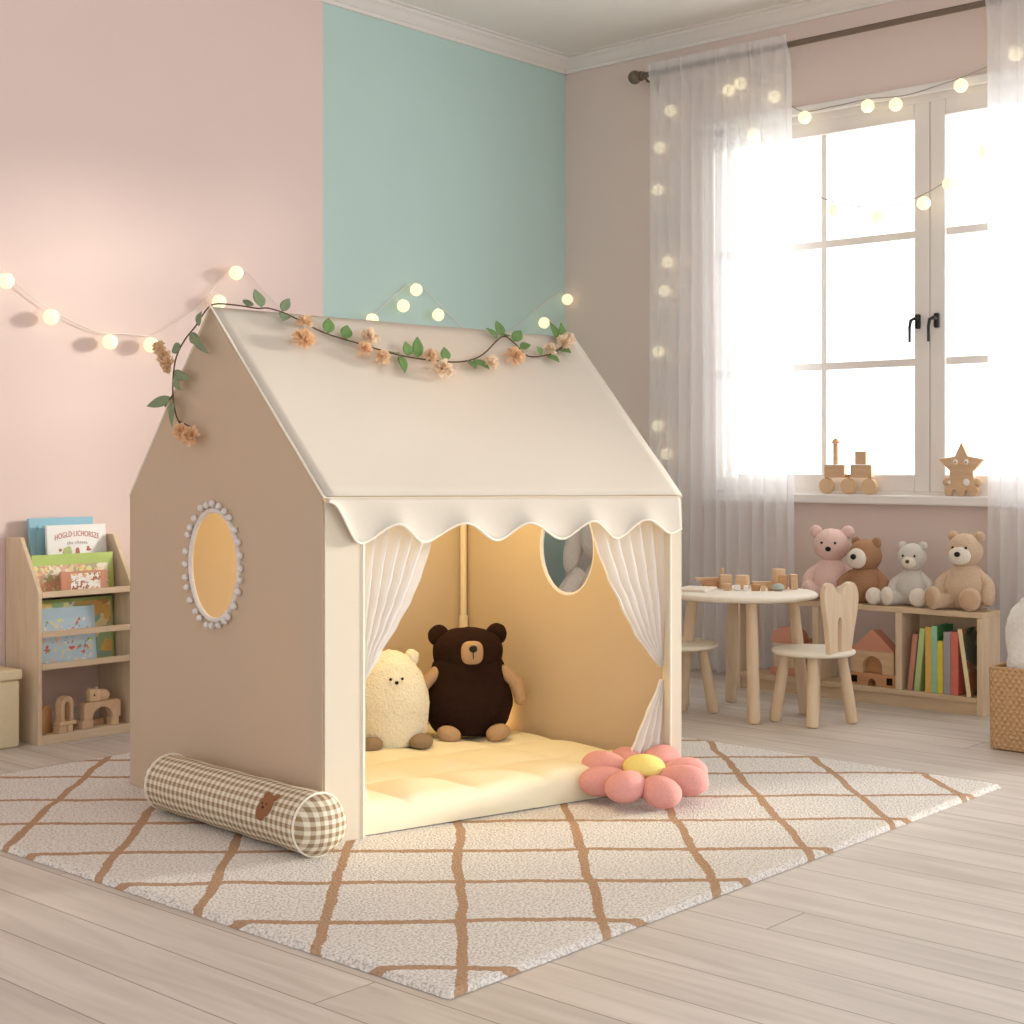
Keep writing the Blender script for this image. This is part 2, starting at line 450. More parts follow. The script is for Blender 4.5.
# ------------------------------------------------------------------ room shell
H = 2.75
X0, Y0 = -7.6, -7.2
def struct(name, mb, mat, label, cat, smooth=False, parent=None):
    o = mb.build(name, mat, parent, smooth)
    tag(o, label, cat, None, 'structure'); return o
struct('floor', MB().box((X0, Y0, -.06), (.2, .2, 0)), M['floor'], 'pale washed oak plank floor of the playroom', 'floor')
struct('ceiling', MB().box((X0, Y0, H), (.2, .2, H + .08)), M['ceiling'], 'plain off-white ceiling above the crown moulding', 'ceiling')
struct('wall_left', MB().box((X0, 0, 0), (.2, .18, H)), M['left_wall'], 'pink wall with a mint green painted panel by the corner', 'wall')
WY0, WY1, WZ0, WZ1 = -2.80, -.83, .755, 2.325      # window opening
DY0, DY1, DZ1 = -4.05, -3.08, 2.25               # balcony opening
wr = MB()
wr.box((0, WY1, 0), (.18, 0, H)); wr.box((0, WY0, 0), (.18, WY1, WZ0)); wr.box((0, WY0, WZ1), (.18, WY1, H))
wr.box((0, DY1, 0), (.18, WY0, H)); wr.box((0, DY0, DZ1), (.18, DY1, H)); wr.box((0, Y0, 0), (.18, DY0, H))
struct('wall_right', wr, M['rose_wall'], 'warm beige wall holding the big window', 'wall')
# crown moulding
prof = [(0, -.064), (.012, -.064), (.016, -.052), (.022, -.05), (.034, -.04), (.05, -.024), (.06, -.018), (.064, -.016), (.066, -.008), (.085, -.006), (.085, 0), (0, 0)]
struct('trim_1', MB().prism([(-a, H + b) for a, b in prof], 'x', X0, 0), M['white_paint'], 'white crown moulding along the pink and mint wall', 'moulding')
struct('trim_2', MB().prism([(-a, H + b) for a, b in prof], 'y', Y0, 0), M['white_paint'], 'white crown moulding above the window wall', 'moulding')
struct('baseboard_left', MB().box((X0, -.014, 0), (0, 0, .07), .003), M['white_paint'], 'low white baseboard under the pink and mint wall', 'baseboard')
bb = MB().box((-.014, DY1 + .05, 0), (0, -.014, .07), .003).box((-.014, Y0, 0), (0, DY0 - .05, .07), .003)
struct('baseboard_right', bb, M['white_paint'], 'low white baseboard under the window wall', 'baseboard')
# window
win = bpy.data.objects.new('window_1', None); C.objects.link(win); tag(win, 'white double casement window with dark handles', 'window', None, 'structure')
fr = MB()
fr.box((.0, WY0, WZ1 - .05), (.1, WY1, WZ1 + .0), .004).box((0, WY0, WZ0), (.1, WY1, WZ0 + .02), .003)
fr.box((0, WY0, WZ0), (.1, WY0 + .05, WZ1), .004).box((0, WY1 - .05, WZ0), (.1, WY1, WZ1), .004)
fr.build('window_frame', M['white_paint'], win, False)
MB().box((-.025, WY0 - .05, 2.303), (.0, WY1 + .05, 2.339), .006).build('window_head_trim', M['sill'], win, False)
SEAM = -1.813
def sash(y0, y1, name):
    s = MB(); st = .063; z0, z1 = WZ0 + .018, 2.287
    x0, x1 = .004, .05
    s.box((x0, y0, z0), (x1, y0 + st, z1), .005).box((x0, y1 - st, z0), (x1, y1, z1), .005)
    s.box((x0, y0 + st, z0), (x1, y1 - st, z0 + .07), .005).box((x0, y0 + st, z1 - .072), (x1, y1 - st, z1), .005)
    o = s.build(name, M['white_paint'], win, False)
    mu = MB(); a, b = y0 + st, y1 - st; mid = (a + b) / 2
    mu.box((.018, mid - .012, z0 + .07), (.04, mid + .012, z1 - .072), .003)
    for z in (1.774, 1.279): mu.box((.019, a, z - .015), (.039, b, z + .015), .003)
    mu.build('muntin', M['white_paint'], o, False)
    MB().box((.027, a - .005, z0 + .065), (.031, b + .005, z1 - .067)).build('pane', M['glass'], o, False)
    return o
sash(SEAM + .001, WY1 - .05, 'sash'); sash(WY0 + .05, SEAM - .001, 'sash')
for y in (-1.767, -1.845):
    h = MB().box((-.010, y - .011, 1.405), (.006, y + .011, 1.462), .006)
    h.tube([(-.008, y, 1.440), (-.030, y, 1.443), (-.036, y + .012, 1.436), (-.036, y + .017, 1.41), (-.036, y + .017, 1.352)], [.008, .007, .007, .006, .0055], 10)
    h.build('handle', M['dark_metal'], win)
struct('trim_3', MB().box((-.055, WY0 - .08, .727), (.012, WY1 + .08, .764), .006), M['sill'], 'white window sill carrying the wooden toys', 'window sill')
# glazed balcony door further along the same wall
dr = bpy.data.objects.new('door_1', None); C.objects.link(dr); tag(dr, 'white glazed balcony door further along the window wall', 'door', None, 'structure')
d = MB().box((.03, DY0, 0), (.09, DY0 + .06, DZ1), .004).box((.03, DY1 - .06, 0), (.09, DY1, DZ1), .004).box((.03, DY0, DZ1 - .06), (.09, DY1, DZ1), .004).box((.03, DY0, 0), (.09, DY1, .07), .004)
d.build('door_frame', M['white_paint'], dr, False)
MB().box((.058, DY0 + .05, .06), (.062, DY1 - .05, DZ1 - .05)).build('door_pane', M['glass'], dr, False)

# ------------------------------------------------------------------ window curtains and rod
rod = thing('curtain_rod', 'bronze curtain rod with ball finial above the window', 'curtain rod', (-.1, -.5, 2.575))
MB().tube([(0, .0, 0), (0, -3.0, 0)], .0125, 14).build('rod', M['bronze'], rod)
MB().ball((0, .022, 0), .03, n=20).lathe([(.016, 0), (.022, .006), (.022, .012), (.013, .016), (.018, .022), (.018, .028), (.0135, .03)], 18, (0, 0, 0), Matrix.Rotation(PI / 2, 3, 'X')).build('finial', M['bronze'], rod)
MB().tube([(.006, -.03, -.005), (.02, -.03, -.02), (.1, -.03, -.02)], .006, 8).ball((.097, -.03, -.02), (.004, .016, .024)).build('bracket', M['bronze'], rod)

def curtain(name, label, y0, y1, yb0, yb1, npl, seed):
    rnd = random.Random(seed)
    ph = [rnd.uniform(-.9, .9) for _ in range(npl + 2)]; am = [rnd.uniform(.55, 1.2) for _ in range(npl + 2)]
    root = thing(name, label, 'curtain', (-.1, (y0 + y1) / 2, .012))
    yc = (y0 + y1) / 2
    def fn(u, v):
        z = 2.603 * v
        y = (yb0 + (yb1 - yb0) * u) * (1 - v) + (y0 + (y1 - y0) * u) * v
        p = u * npl; i = int(p); f = p - i
        A = am[i] * (1 - f) + am[i + 1] * f; P = ph[i] * (1 - f) + ph[i + 1] * f
        a = math.sin(2 * PI * p + P * (1.3 - v * .6))
        amp = .021 * A * (.75 + .45 * (1 - v))
        x = a * amp + .006 * math.sin(17 * u + 4 * v)
        y += .008 * math.sin(2 * PI * p * 1.0 + P + 1.3)
        if v > .965:        # gathered on the rod
            k = (v - .965) / .035
            q = math.sin(2 * PI * p * 1.7 + P)
            kk = min(1, k * 3); x = x * (1 - kk) + (-.0195 + .0045 * q) * kk
        return V((x, y - yc, z))
    MB().grid(fn, npl * 10, 64).build('panel', M['sheer'], root, recalc=False, angle=180)
    return root
curtain('sheer_curtain', 'white sheer curtain hanging full length behind the round play table', -.575, -1.265, -.56, -1.285, 12, 3)
curtain('sheer_curtain', 'white sheer curtain at the edge of the photo above the woven basket', -2.10, -2.95, -2.095, -2.98, 13, 5)

# ------------------------------------------------------------------ light strings
def catmull(pts, k=6):
    pts = [V(p) for p in pts]; out = []
    for i in range(len(pts) - 1):
        p0, p1, p2, p3 = pts[max(i - 1, 0)], pts[i], pts[i + 1], pts[min(i + 2, len(pts) - 1)]
        for j in range(k):
            t = j / k
            out.append(.5 * ((2 * p1) + (-p0 + p2) * t + (2 * p0 - 5 * p1 + 4 * p2 - p3) * t * t + (-p0 + 3 * p1 - 3 * p2 + p3) * t ** 3))
    out.append(pts[-1]); return out
def light_string(label, wire, bulbs, r=.026, kk=5, cord='window_cord'):
    o = V(wire[0])
    root = thing('string_light', label, 'string lights', o, 0, 'cotton ball string lights')
    W = catmull(wire, kk)
    wm = MB().tube([p - o for p in W], .0017 if cord == 'cord' else .0022, 6)
    for b in bulbs:
        b = V(b); near = min(W, key=lambda p: (p - b).length)
        mb = MB().ball((0, 0, 0), r, n=20, m=12).fuzz(.0012, 90, b.x)
        q = (near - b)
        if q.length > r * .7:
            wm.tube([b - o + q.normalized() * r * .85, b - o + q * .6 + V((0, 0, -.001)), b - o + q], .0013, 6)
        mb.build('bulb', M['bulb'], root, loc=b - o)
    wm.build('wire', M[cord], root)
    return root
light_string('string of glowing cotton balls draped across the pink and mint wall',
    [(-2.959,-0.012,1.581),(-2.856,-0.012,1.518),(-2.750,-0.012,1.439),(-2.640,-0.012,1.382),(-2.495,-0.012,1.335),(-2.388,-0.012,1.335),(-2.265,-0.012,1.339),(-2.160,-0.012,1.399),(-2.086,-0.012,1.447),(-2.020,-0.012,1.517),(-1.957,-0.012,1.585),(-1.893,-0.012,1.609),(-1.823,-0.012,1.571),(-1.728,-0.012,1.497),(-1.606,-0.012,1.430),(-1.402,-0.012,1.412),(-1.241,-0.012,1.471),(-1.131,-0.012,1.552),(-1.006,-0.012,1.632),(-0.912,-0.012,1.602),(-0.811,-0.012,1.535),(-0.669,-0.012,1.459),(-0.497,-0.012,1.426),(-0.365,-0.012,1.488),(-0.229,-0.012,1.578),(-0.111,-0.012,1.642),(-0.012,-0.012,1.692)],
    [(-2.852,-0.042,1.474),(-2.691,-0.042,1.370),(-2.467,-0.042,1.301),(-2.302,-0.042,1.300),(-2.011,-0.042,1.473),(-1.934,-0.042,1.585),(-1.257,-0.042,1.460),(-1.085,-0.042,1.529),(-1.011,-0.042,1.601),(-0.882,-0.042,1.507),(-0.201,-0.042,1.520),(-0.035,-0.04,1.639)], .026, 5, 'cord')
light_string('string of cotton balls hanging straight down behind the left sheer curtain edge',
    [(-0.020,-1.029,2.494),(-0.020,-0.945,2.483),(-0.020,-0.767,2.496),(-0.020,-0.641,2.464),(-0.020,-0.577,2.343),(-0.020,-0.561,2.192),(-0.020,-0.572,2.038),(-0.020,-0.593,1.839),(-0.020,-0.577,1.643),(-0.020,-0.555,1.470),(-0.020,-0.566,1.250),(-0.020,-0.555,1.075),(-0.020,-0.577,0.856)],
    [(-0.034,-0.622,2.418),(-0.034,-0.563,2.265),(-0.034,-0.552,2.082),(-0.034,-0.606,1.762),(-0.034,-0.590,1.637),(-0.034,-0.557,1.373),(-0.034,-0.552,1.049),(-0.034,-0.600,0.926)])
light_string('string of cotton balls running along the top trim of the window',
    [(-0.035,-0.955,2.504),(-0.035,-1.053,2.462),(-0.035,-1.154,2.421),(-0.035,-1.267,2.317),(-0.035,-1.427,2.312),(-0.035,-1.577,2.316),(-0.035,-1.731,2.305),(-0.035,-1.875,2.322),(-0.035,-1.975,2.338),(-0.035,-2.073,2.362),(-0.035,-2.168,2.408),(-0.035,-2.262,2.456)],
    [(-0.055,-0.936,2.450),(-0.055,-0.996,2.470),(-0.055,-1.160,2.389),(-0.055,-1.301,2.282),(-0.055,-1.582,2.284),(-0.055,-1.702,2.271),(-0.055,-1.968,2.300),(-0.055,-2.180,2.380)])
light_string('string of cotton balls swagged low across the window panes',
    [(-0.035,-0.955,2.432),(-0.035,-1.038,2.323),(-0.035,-1.101,2.214),(-0.035,-1.173,2.110),(-0.035,-1.267,2.020),(-0.035,-1.382,1.946),(-0.035,-1.516,1.903),(-0.035,-1.633,1.886),(-0.035,-1.731,1.894),(-0.035,-1.834,1.924),(-0.035,-1.915,1.964),(-0.035,-1.995,2.021),(-0.035,-2.073,2.103),(-0.035,-2.149,2.184),(-0.035,-2.225,2.267)],
    [(-0.05,-1.055,2.251),(-0.05,-1.170,2.113),(-0.05,-1.241,2.014),(-0.05,-1.433,1.891),(-0.05,-1.626,1.847),(-0.05,-1.816,1.878),(-0.05,-1.920,1.939),(-0.05,-2.062,2.037),(-0.05,-2.171,2.146)])

# ------------------------------------------------------------------ rug
RX0, RX1, RY0, RY1 = -3.565, -1.39, -2.715, -.545
rug = MB()
def rugfn(u, v):
    x = RX0 + (RX1 - RX0) * u; y = RY0 + (RY1 - RY0) * v
    e = min(x - RX0, RX1 - x, y - RY0, RY1 - y)
    z = .012 - (.009 * (1 - e / .014) ** 2 if e < .014 else 0)
    z += (noise.noise(V((x * 90, y * 90, 0))) * .0016 + noise.noise(V((x * 9, y * 9, 3))) * .0008) if e > .001 else 0
    if e <= .001:
        z = .001
        k = .004 * noise.noise(V((x * 60, y * 60, 1)))
        x += k; y += k * .8
    return V((x, y, z))
rug.grid(rugfn, 240, 240)
o = rug.build('rug', M['rug'], recalc=False, angle=180)
tag(o, 'square cream pile rug with thin brown diamond lines under the play tent', 'rug')
RZ = .0125

# ------------------------------------------------------------------ play tent
A, B, Cc, D = V((-3.061, -1.821, 0)), V((-2.986, -.939, 0)), V((-2.005, -2.074, 0)), V((-1.931, -1.192, 0))
T0 = V((-2.496, -1.506, RZ))
tent = thing('play_tent', 'cream canvas house-shaped play tent with scalloped front standing on the rug', 'play tent', T0)
def T(p, z): return V((p.x - T0.x, p.y - T0.y, z))
EA, EB, EC, ED = .800, .790, .788, .782
RM, RN = 1.270, 1.238
Mid, Nid = A + (B - A) * .54, Cc + (D - Cc) * .46
nl = V((-.996, .085, 0)); nr = V((.996, -.085, 0)); nf = V((-.234, -.972, 0)); nb = -nf
def sheet(outer, hole, n, th):
    """flat panel with an optional hole, th thick towards n"""
    mb = MB(); bm = mb.bm
    es = []
    for ring in ([outer, hole] if hole else [outer]):
        vs = [bm.verts.new(p) for p in ring]
        es += [bm.edges.new((vs[i], vs[(i + 1) % len(vs)])) for i in range(len(vs))]
    r = bmesh.ops.triangle_fill(bm, use_beauty=True, use_dissolve=False, edges=es)
    fs = [g for g in r['geom'] if isinstance(g, bmesh.types.BMFace)]
    ex = bmesh.ops.extrude_face_region(bm, geom=fs)
    bmesh.ops.translate(bm, vec=n * th, verts=[g for g in ex['geom'] if isinstance(g, bmesh.types.BMVert)])
    return mb
def side(P, Q, zP, zQ, R, zR, n, oc, orad, nm):
    d = (Q - P).normalized()
    def at(s, z): return T(P + d * s, z)
    ln = (Q - P).length
    rs = (R - P).dot(d)
    outer = [at(0, 0), at(ln, 0), at(ln, zQ), at(rs, zR), at(0, zP)]
    hole = [at(oc[0] + orad[0] * math.cos(2 * PI * k / 48), oc[1] + orad[1] * math.sin(2 * PI * k / 48)) for k in range(48)]
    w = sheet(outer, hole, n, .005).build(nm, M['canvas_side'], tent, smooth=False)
    tr = MB().tube([p + n * .006 for p in hole], .0065, 8, loop=True).build('window_trim', M['pom'], w)
    rr = random.Random(4)
    for k in range(28):
        a = 2 * PI * (k + rr.uniform(-.22, .22)) / 28
        e = 1 + .016 / orad[0] * rr.uniform(.85, 1.1); f = 1 + .016 / orad[1] * rr.uniform(.85, 1.1)
        MB().ball(at(oc[0] + orad[0] * e * math.cos(a), oc[1] + orad[1] * f * math.sin(a)) + n * .014, .0088, n=10, m=7).fuzz(.001, 200, k).build('pompom', M['pom'], w)
    return w
def sl(P, Q, p): d = (Q - P).normalized(); return (V(p) - P).dot(d)
side(A, B, EA, EB, Mid, RM, nl, (sl(A, B, (-3.022, -1.365, 0)), .634 - RZ), (.113, .139), 'side_wall')
side(Cc, D, EC, ED, Nid, RN, nr, (sl(Cc, D, (-1.969, -1.642, 0)), .643 - RZ), (.111, .139), 'side_wall')
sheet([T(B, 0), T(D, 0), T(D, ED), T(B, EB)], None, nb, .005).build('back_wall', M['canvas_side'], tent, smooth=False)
fd = (Cc - A).normalized(); FL = (Cc - A).length
def fr_(s, z, off=0.0): return T(A + fd * s + nf * off, z)
# front pillars and header
s1 = .106; s2 = FL - .043
def pillar(a, b, z0, z1):
    mb = MB()
    mb.rings([[fr_(a, z, 0), fr_(a, z, .006), fr_(b, z, .006), fr_(b, z, -.012), fr_(b - .004 if b < .5 else b, z, -.012), fr_(a, z, -.012)] for z in (z0, z1)])
    return mb.build('front_pillar', M['canvas'], tent, smooth=False)
pillar(0, s1, 0, EA - .01); pillar(s2, FL, 0, EC - .01)
MB().rings([[fr_(0, z, -.002), fr_(FL, z, -.002), fr_(FL, z, .003), fr_(0, z, .003)] for z in (.735, .775)]).build('front_header', M['canvas'], tent, smooth=False)
for s in (s1 - .006, s2 + .004):
    MB().tube([fr_(s, 0, .006), fr_(s, EA - .06, .006)], .003, 6).build('piping', M['piping'], tent)
# corner poles
for p, q, z in ((A, V((.022, .02, 0)), EA), (B, V((.02, -.025, 0)), EB), (Cc, V((-.02, .025, 0)), EC), (D, V((-.022, -.018, 0)), ED)):
    b_ = T(p + q, 0)
    MB().tube([b_, b_ + V((0, 0, .40))], .0145, 12).tube([b_ + V((0, 0, .39)), b_ + V((0, 0, z - .02))], .0105, 12).build('pole', M['pole'], tent)
MB().tube([T(Mid, RM - .025), T(Nid, RN - .025)], .0105, 10).build('ridge_pole', M['pole'], tent)
# roof slopes
def roof(P0, z0, P1, z1, name, over):
    a0, a1 = T(Mid, RM), T(Nid, RN); b0, b1 = T(P0, z0), T(P1, z1)
    ext = (a1 - a0).normalized() * .001
    nrm = (b0 - a0).cross(a1 - a0).normalized()
    if nrm.z < 0: nrm = -nrm
    def fn(u, v):
        p = (a0 - ext) * (1 - u) + (a1 + ext) * u; q = (b0 - ext) * (1 - u) + (b1 + ext) * u
        r = p * (1 - v) + q * v
        sag = -.010 * math.sin(PI * u) * math.sin(PI * v) + .0025 * noise.noise(V((u * 5, v * 4, 2)))
        return r + nrm * (.006 + sag)
    return MB().grid(fn, 40, 24).build(name, M['roof_canvas'], tent, solid=.006, recalc=False, angle=180)
roof(A + nf * .007, EA, Cc + nf * .007 - fd * .006, EC, 'roof_slope', .01)
roof(B + nb * .006, EB, D + nb * .006, ED, 'roof_slope', .01)
MB().tube([T(A + nf * .010, EA) + nl * .004, T(Mid, RM + .008) + nl * .004, T(B + nb * .004, EB) + nl * .004], .0036, 8).build('piping', M['piping'], tent)
MB().tube([T(Cc + nf * .010 - fd * .006, EC) + nr * .002, T(Nid, RN + .008) + nr * .002, T(D + nb * .004, ED) + nr * .002], .0036, 8).build('piping', M['piping'], tent)
# scalloped valance
def v_low(s):
    t = s / FL
    lows = [.098, .292, .485, .665, .825, .965]; 
    z_lo, z_hi = -.108, -.060
    ks = [(-.06, -.002), (.0, -.006), (.079, -.104), (.168, -.060), (.236, -.104), (.341, -.060), (.433, -.104), (.517, -.062), (.619, -.104), (.703, -.060), (.783, -.106), (.868, -.058), (.957, -.096), (1.0, -.080), (1.05, -.07)]
    for i in range(len(ks) - 1):
        if ks[i][0] <= t <= ks[i + 1][0]:
            f = (t - ks[i][0]) / (ks[i + 1][0] - ks[i][0]); f = f * f * (3 - 2 * f)
            return ks[i][1] * (1 - f) + ks[i + 1][1] * f
    return -.08
def valfn(u, v):
    s = (FL - .012) * u; zt = EA + (EC - EA) * u
    dz = v_low(s) * v
    off = .010 + .016 * v ** .8 + .007 * math.sin(s * 33 + 1.2) * v * v
    p = fr_(s, zt + dz - .002, off)
    if u == 0: p += nl * .004
    return p
val = MB().grid(valfn, 110, 10).build('scalloped_valance', M['roof_canvas'], tent, solid=.004, recalc=False, angle=180)
MB().tube([valfn(k / 110, 1) for k in range(111)], .0036, 6).build('piping', M['piping'], val)
MB().tube([valfn(k / 50, 0) + V((0, 0, .002)) for k in range(51)], .002, 6).build('seam', M['canvas'], val)
# tied back voile at the opening
def drape(edge, npl, s_fix, seed, nv=46):
    """edge: list of (z, inner s); the other edge hangs on the pillar at s_fix"""
    def inner(z):
        for i in range(len(edge) - 1):
            z1, a = edge[i]; z0, b = edge[i + 1]
            if z0 <= z <= z1:
                f = (z - z0) / (z1 - z0); f = f * f * (3 - 2 * f) * .35 + f * .65
                return b + (a - b) * f
        return edge[-1][1]
    zt, zb = edge[0][0], edge[-1][0]
    def fn(u, v):
        z = zb + (zt - zb) * v
        # cloth falls in an arc: folds slope down towards the tie
        s_in = inner(z)
        w = s_in - s_fix
        s = s_fix + w * u
        fold = math.sin(2 * PI * npl * u + seed + 1.2 * math.sin(3 * v + seed))
        am = .014 * (.35 + min(1, abs(w) / .15))
        return fr_(s, z, -.024 + fold * am * .8 - .004)
    return MB().grid(fn, npl * 9, nv).build('voile_drape', M['tent_sheer'], tent, recalc=False, angle=180)
drape([(.765, .333), (.717, .316), (.674, .299), (.61, .273), (.551, .245), (.493, .209), (.425, .162), (.345, s1 + .006)], 6, s1 - .004, .6)
drape([(.25, s1 + .002), (.17, .110), (.085, .130), (.0, .160)], 3, s1 - .004, 2.0)
drape([(.765, FL - .305), (.704, FL - .286), (.657, FL - .27), (.571, FL - .233), (.503, FL - .192), (.42, FL - .141), (.363, FL - .089), (.325, FL - .05)], 6, s2 + .004, 1.4)
drape([(.29, s2 - .004), (.266, FL - .057), (.202, FL - .099), (.139, FL - .134), (.085, FL - .165)], 4, s2 + .012, .3)

# ------------------------------------------------------------------ mattress in the tent
def mat_fn_maker():
    ins = .02
    ex = (D - Cc).normalized()
    P0 = A + fd * .02 - nf * .006; P1 = Cc - fd * .022 - nf * .006
    Q0 = B + fd * .02 + nf * .02; Q1 = D - fd * .022 + nf * .02
    def pos(u, v): return (P0 * (1 - u) + P1 * u) * (1 - v) + (Q0 * (1 - u) + Q1 * u) * v
    return pos
mpos = mat_fn_maker(); MO = mpos(.5, .5)
mt = MB()
def matfn(u, v):
    # parameter wraps down the sides
    def wrap(t):
        if t < .06: return 0.0, t / .06
        if t > .94: return 1.0, (1 - t) / .06
        return (t - .06) / .88, 1.0
    pu, hu = wrap(u); pv, hv = wrap(v)
    k = min(hu, hv)
    p = mpos(pu, pv)
    q = abs(math.sin(PI * pu * 5)) ** .45 * abs(math.sin(PI * pv * 4)) ** .45
    edge = min(pu * 1.06, (1 - pu) * 1.06, pv * .86, (1 - pv) * .86)
    top = .066 + .016 * q + .004 * noise.noise(V((pu * 9, pv * 7, 0)))
    rnd = min(1, edge / .035); top -= .014 * (1 - rnd) ** 2
    z = top * k
    dz = 0
    if k < 1:
        bul = math.sin(PI * k) * .004
        p = p + (nf * bul if hv <= hu and v < .5 else V((0, 0, 0)))
    return V((p.x - MO.x, p.y - MO.y, z))
mt.grid(matfn, 130, 100)
o = mt.build('play_mattress', M['mattress'], recalc=False, angle=180, loc=(MO.x, MO.y, RZ + .002))
tag(o, 'quilted pale yellow mattress filling the floor of the play tent', 'mattress')
MZ = RZ + .08

# ------------------------------------------------------------------ plush in the tent (front is -Y in local space)
t = thing('plush_bear', 'fuzzy cream pillow bear sitting behind the tied-back voile in the tent', 'soft toy', (-2.414, -1.358, MZ - .006), math.radians(-28))
def pear(p):
    k = 1 - .10 * max(p.z, 0) ** 1.6; k *= 1.02 + .22 * max(0, -p.z) ** 2
    return (p.x * k, p.y * k, p.z if p.z > -.72 else -.72 - (abs(p.z) - .72) * .35)
MB().ball((0, 0, .120), (.114, .085, .155), warp=pear, n=40, m=30).fuzz(.005, 45, 2).fuzz(.003, 110, 5).build('body', M['cream_plush'], t)
for sx in (-1, 1): MB().ball((sx * .066, .0, .250), (.022, .016, .024)).fuzz(.003, 80, sx).build('ear', M['cream_plush'], t)
for sx in (-1, 1): MB().ball((sx * .017, -.077, .202), (.0042, .003, .0042), n=12).build('eye', M['black'], t)
MB().ball((0, -.080, .192), (.006, .004, .005), n=12).build('nose', M['black'], t)
for sx in (-1, 1): MB().ball((sx * .073, -.07, .022), (.036, .03, .022)).fuzz(.002, 80, sx).build('foot', M['grey_felt'], t)

t = thing('plush_bear', 'large dark brown plush bear leaning in the back corner of the tent', 'soft toy', (-2.162, -1.428, MZ - .006), math.radians(-36))
def cocoa(p):
    # wide hips, slight neck, broad head
    z = (p.z + 1) / 2
    k = 1.0 - .10 * math.exp(-((z - .60) / .10) ** 2) - .24 * max(0, z - .30) + .16 * max(0, -p.z) ** 2
    return (p.x * k, p.y * k, p.z if p.z > -.8 else -.8 - (abs(p.z) - .8) * .3)
body = MB().ball((0, 0, .140), (.138, .088, .155), warp=cocoa, n=40, m=30).fuzz(.004, 30, 3)
R_ = Matrix.Rotation(math.radians(-9), 3, 'X')
body.build('body', M['cocoa_plush'], t)
MB().ball((0, .006, .252), (.104, .074, .070), n=36, m=24, warp=lambda p: (math.copysign(abs(p.x) ** .85, p.x), p.y, math.copysign(abs(p.z) ** .85, p.z))).fuzz(.003, 40, 9).build('head', M['cocoa_plush'], t)
for sx in (-1, 1): MB().ball((sx * .086, .01, .300), (.032, .018, .032), n=24).fuzz(.002, 60, sx).build('ear', M['cocoa_plush'], t)
MB().ball((0.0, -.062, .256), (.033, .018, .034), n=28, m=18, warp=lambda p: (math.copysign(abs(p.x) ** .7, p.x), p.y, math.copysign(abs(p.z) ** .7, p.z))).build('muzzle', M['tan_plush'], t)
MB().ball((.0, -.081, .269), (.012, .006, .0105), n=18).build('nose', M['black'], t)
MB().tube([(0, -.0815, .262), (0, -.081, .240)], .0014, 6).build('mouth_stitch', M['black'], t)
for sx in (-1, 1):
    MB().tube([(sx * .10, -.02, .195), (sx * .138, -.025, .16), (sx * .152, -.03, .115)], [.017, .020, .019], 14).ball((sx * .152, -.03, .113), .0195).ball((sx * .10, -.02, .197), .0168).build('arm', M['tan_plush'], t)
for sx in (-1, 1): MB().ball((sx * .072, -.085, .027), (.036, .03, .024), Matrix.Rotation(sx * -.25, 3, 'Y')).build('foot', M['tan_plush'], t)

# ------------------------------------------------------------------ bolster, flower cushion
p0, p1 = V((-3.142, -1.895, 0)), V((-3.100, -1.275, 0))
BR = .070
bol = thing('bolster_cushion', 'beige gingham bolster cushion lying against the side of the play tent', 'cushion', (p0.x, p0.y, RZ + BR + .001))
ax = (p1 - p0).normalized(); Lb = (p1 - p0).length
sd = V((0, 0, 1)).cross(ax).normalized()
mb = MB(); nn = 40
prf = [(-.052, .004), (-.050, .022), (-.044, .040), (-.034, .053), (-.020, .063), (-.006, .0685), (.004, .0695)] 
prf += [(x, BR + .001 * math.sin(x * 40)) for x in [.02 + (Lb - .04) * k / 24 for k in range(25)]]
prf += [(Lb - .004, .0695), (Lb + .006, .0685), (Lb + .020, .063), (Lb + .034, .053), (Lb + .044, .04), (Lb + .05, .022), (Lb + .052, .004)]
rings = [[ax * s + (sd * math.cos(2 * PI * k / nn) + V((0, 0, 1)) * math.sin(2 * PI * k / nn)) * r for k in range(nn)] for s, r in prf]
mb.rings(rings)
cell = .0195
for f in mb.bm.faces:
    c = f.calc_center_median(); s = c.dot(ax)
    for l in f.loops:
        q = l.vert.co; s_ = q.dot(ax)
        if s < .002 or s > Lb - .002:
            l[mb.uv].uv = (q.dot(sd) / cell, q.z / cell)
        else:
            a = math.atan2(q.z, q.dot(sd)); ac = math.atan2(c.z, c.dot(sd))
            while a - ac > PI: a -= 2 * PI
            while a - ac < -PI: a += 2 * PI
            l[mb.uv].uv = (a * 22 / (2 * PI), s_ / cell)
mb.build('cover', M['gingham'], bol)
for s in (0, Lb):
    MB().tube([ax * s + (sd * math.cos(2 * PI * k / nn) + V((0, 0, 1)) * math.sin(2 * PI * k / nn)) * .0705 for k in range(nn)], .0028, 6, loop=True).build('piping', M['piping'], bol)
def onb(s, a, h=0.0):
    return ax * s + (sd * math.cos(a) + V((0, 0, 1)) * math.sin(a)) * (BR + h)
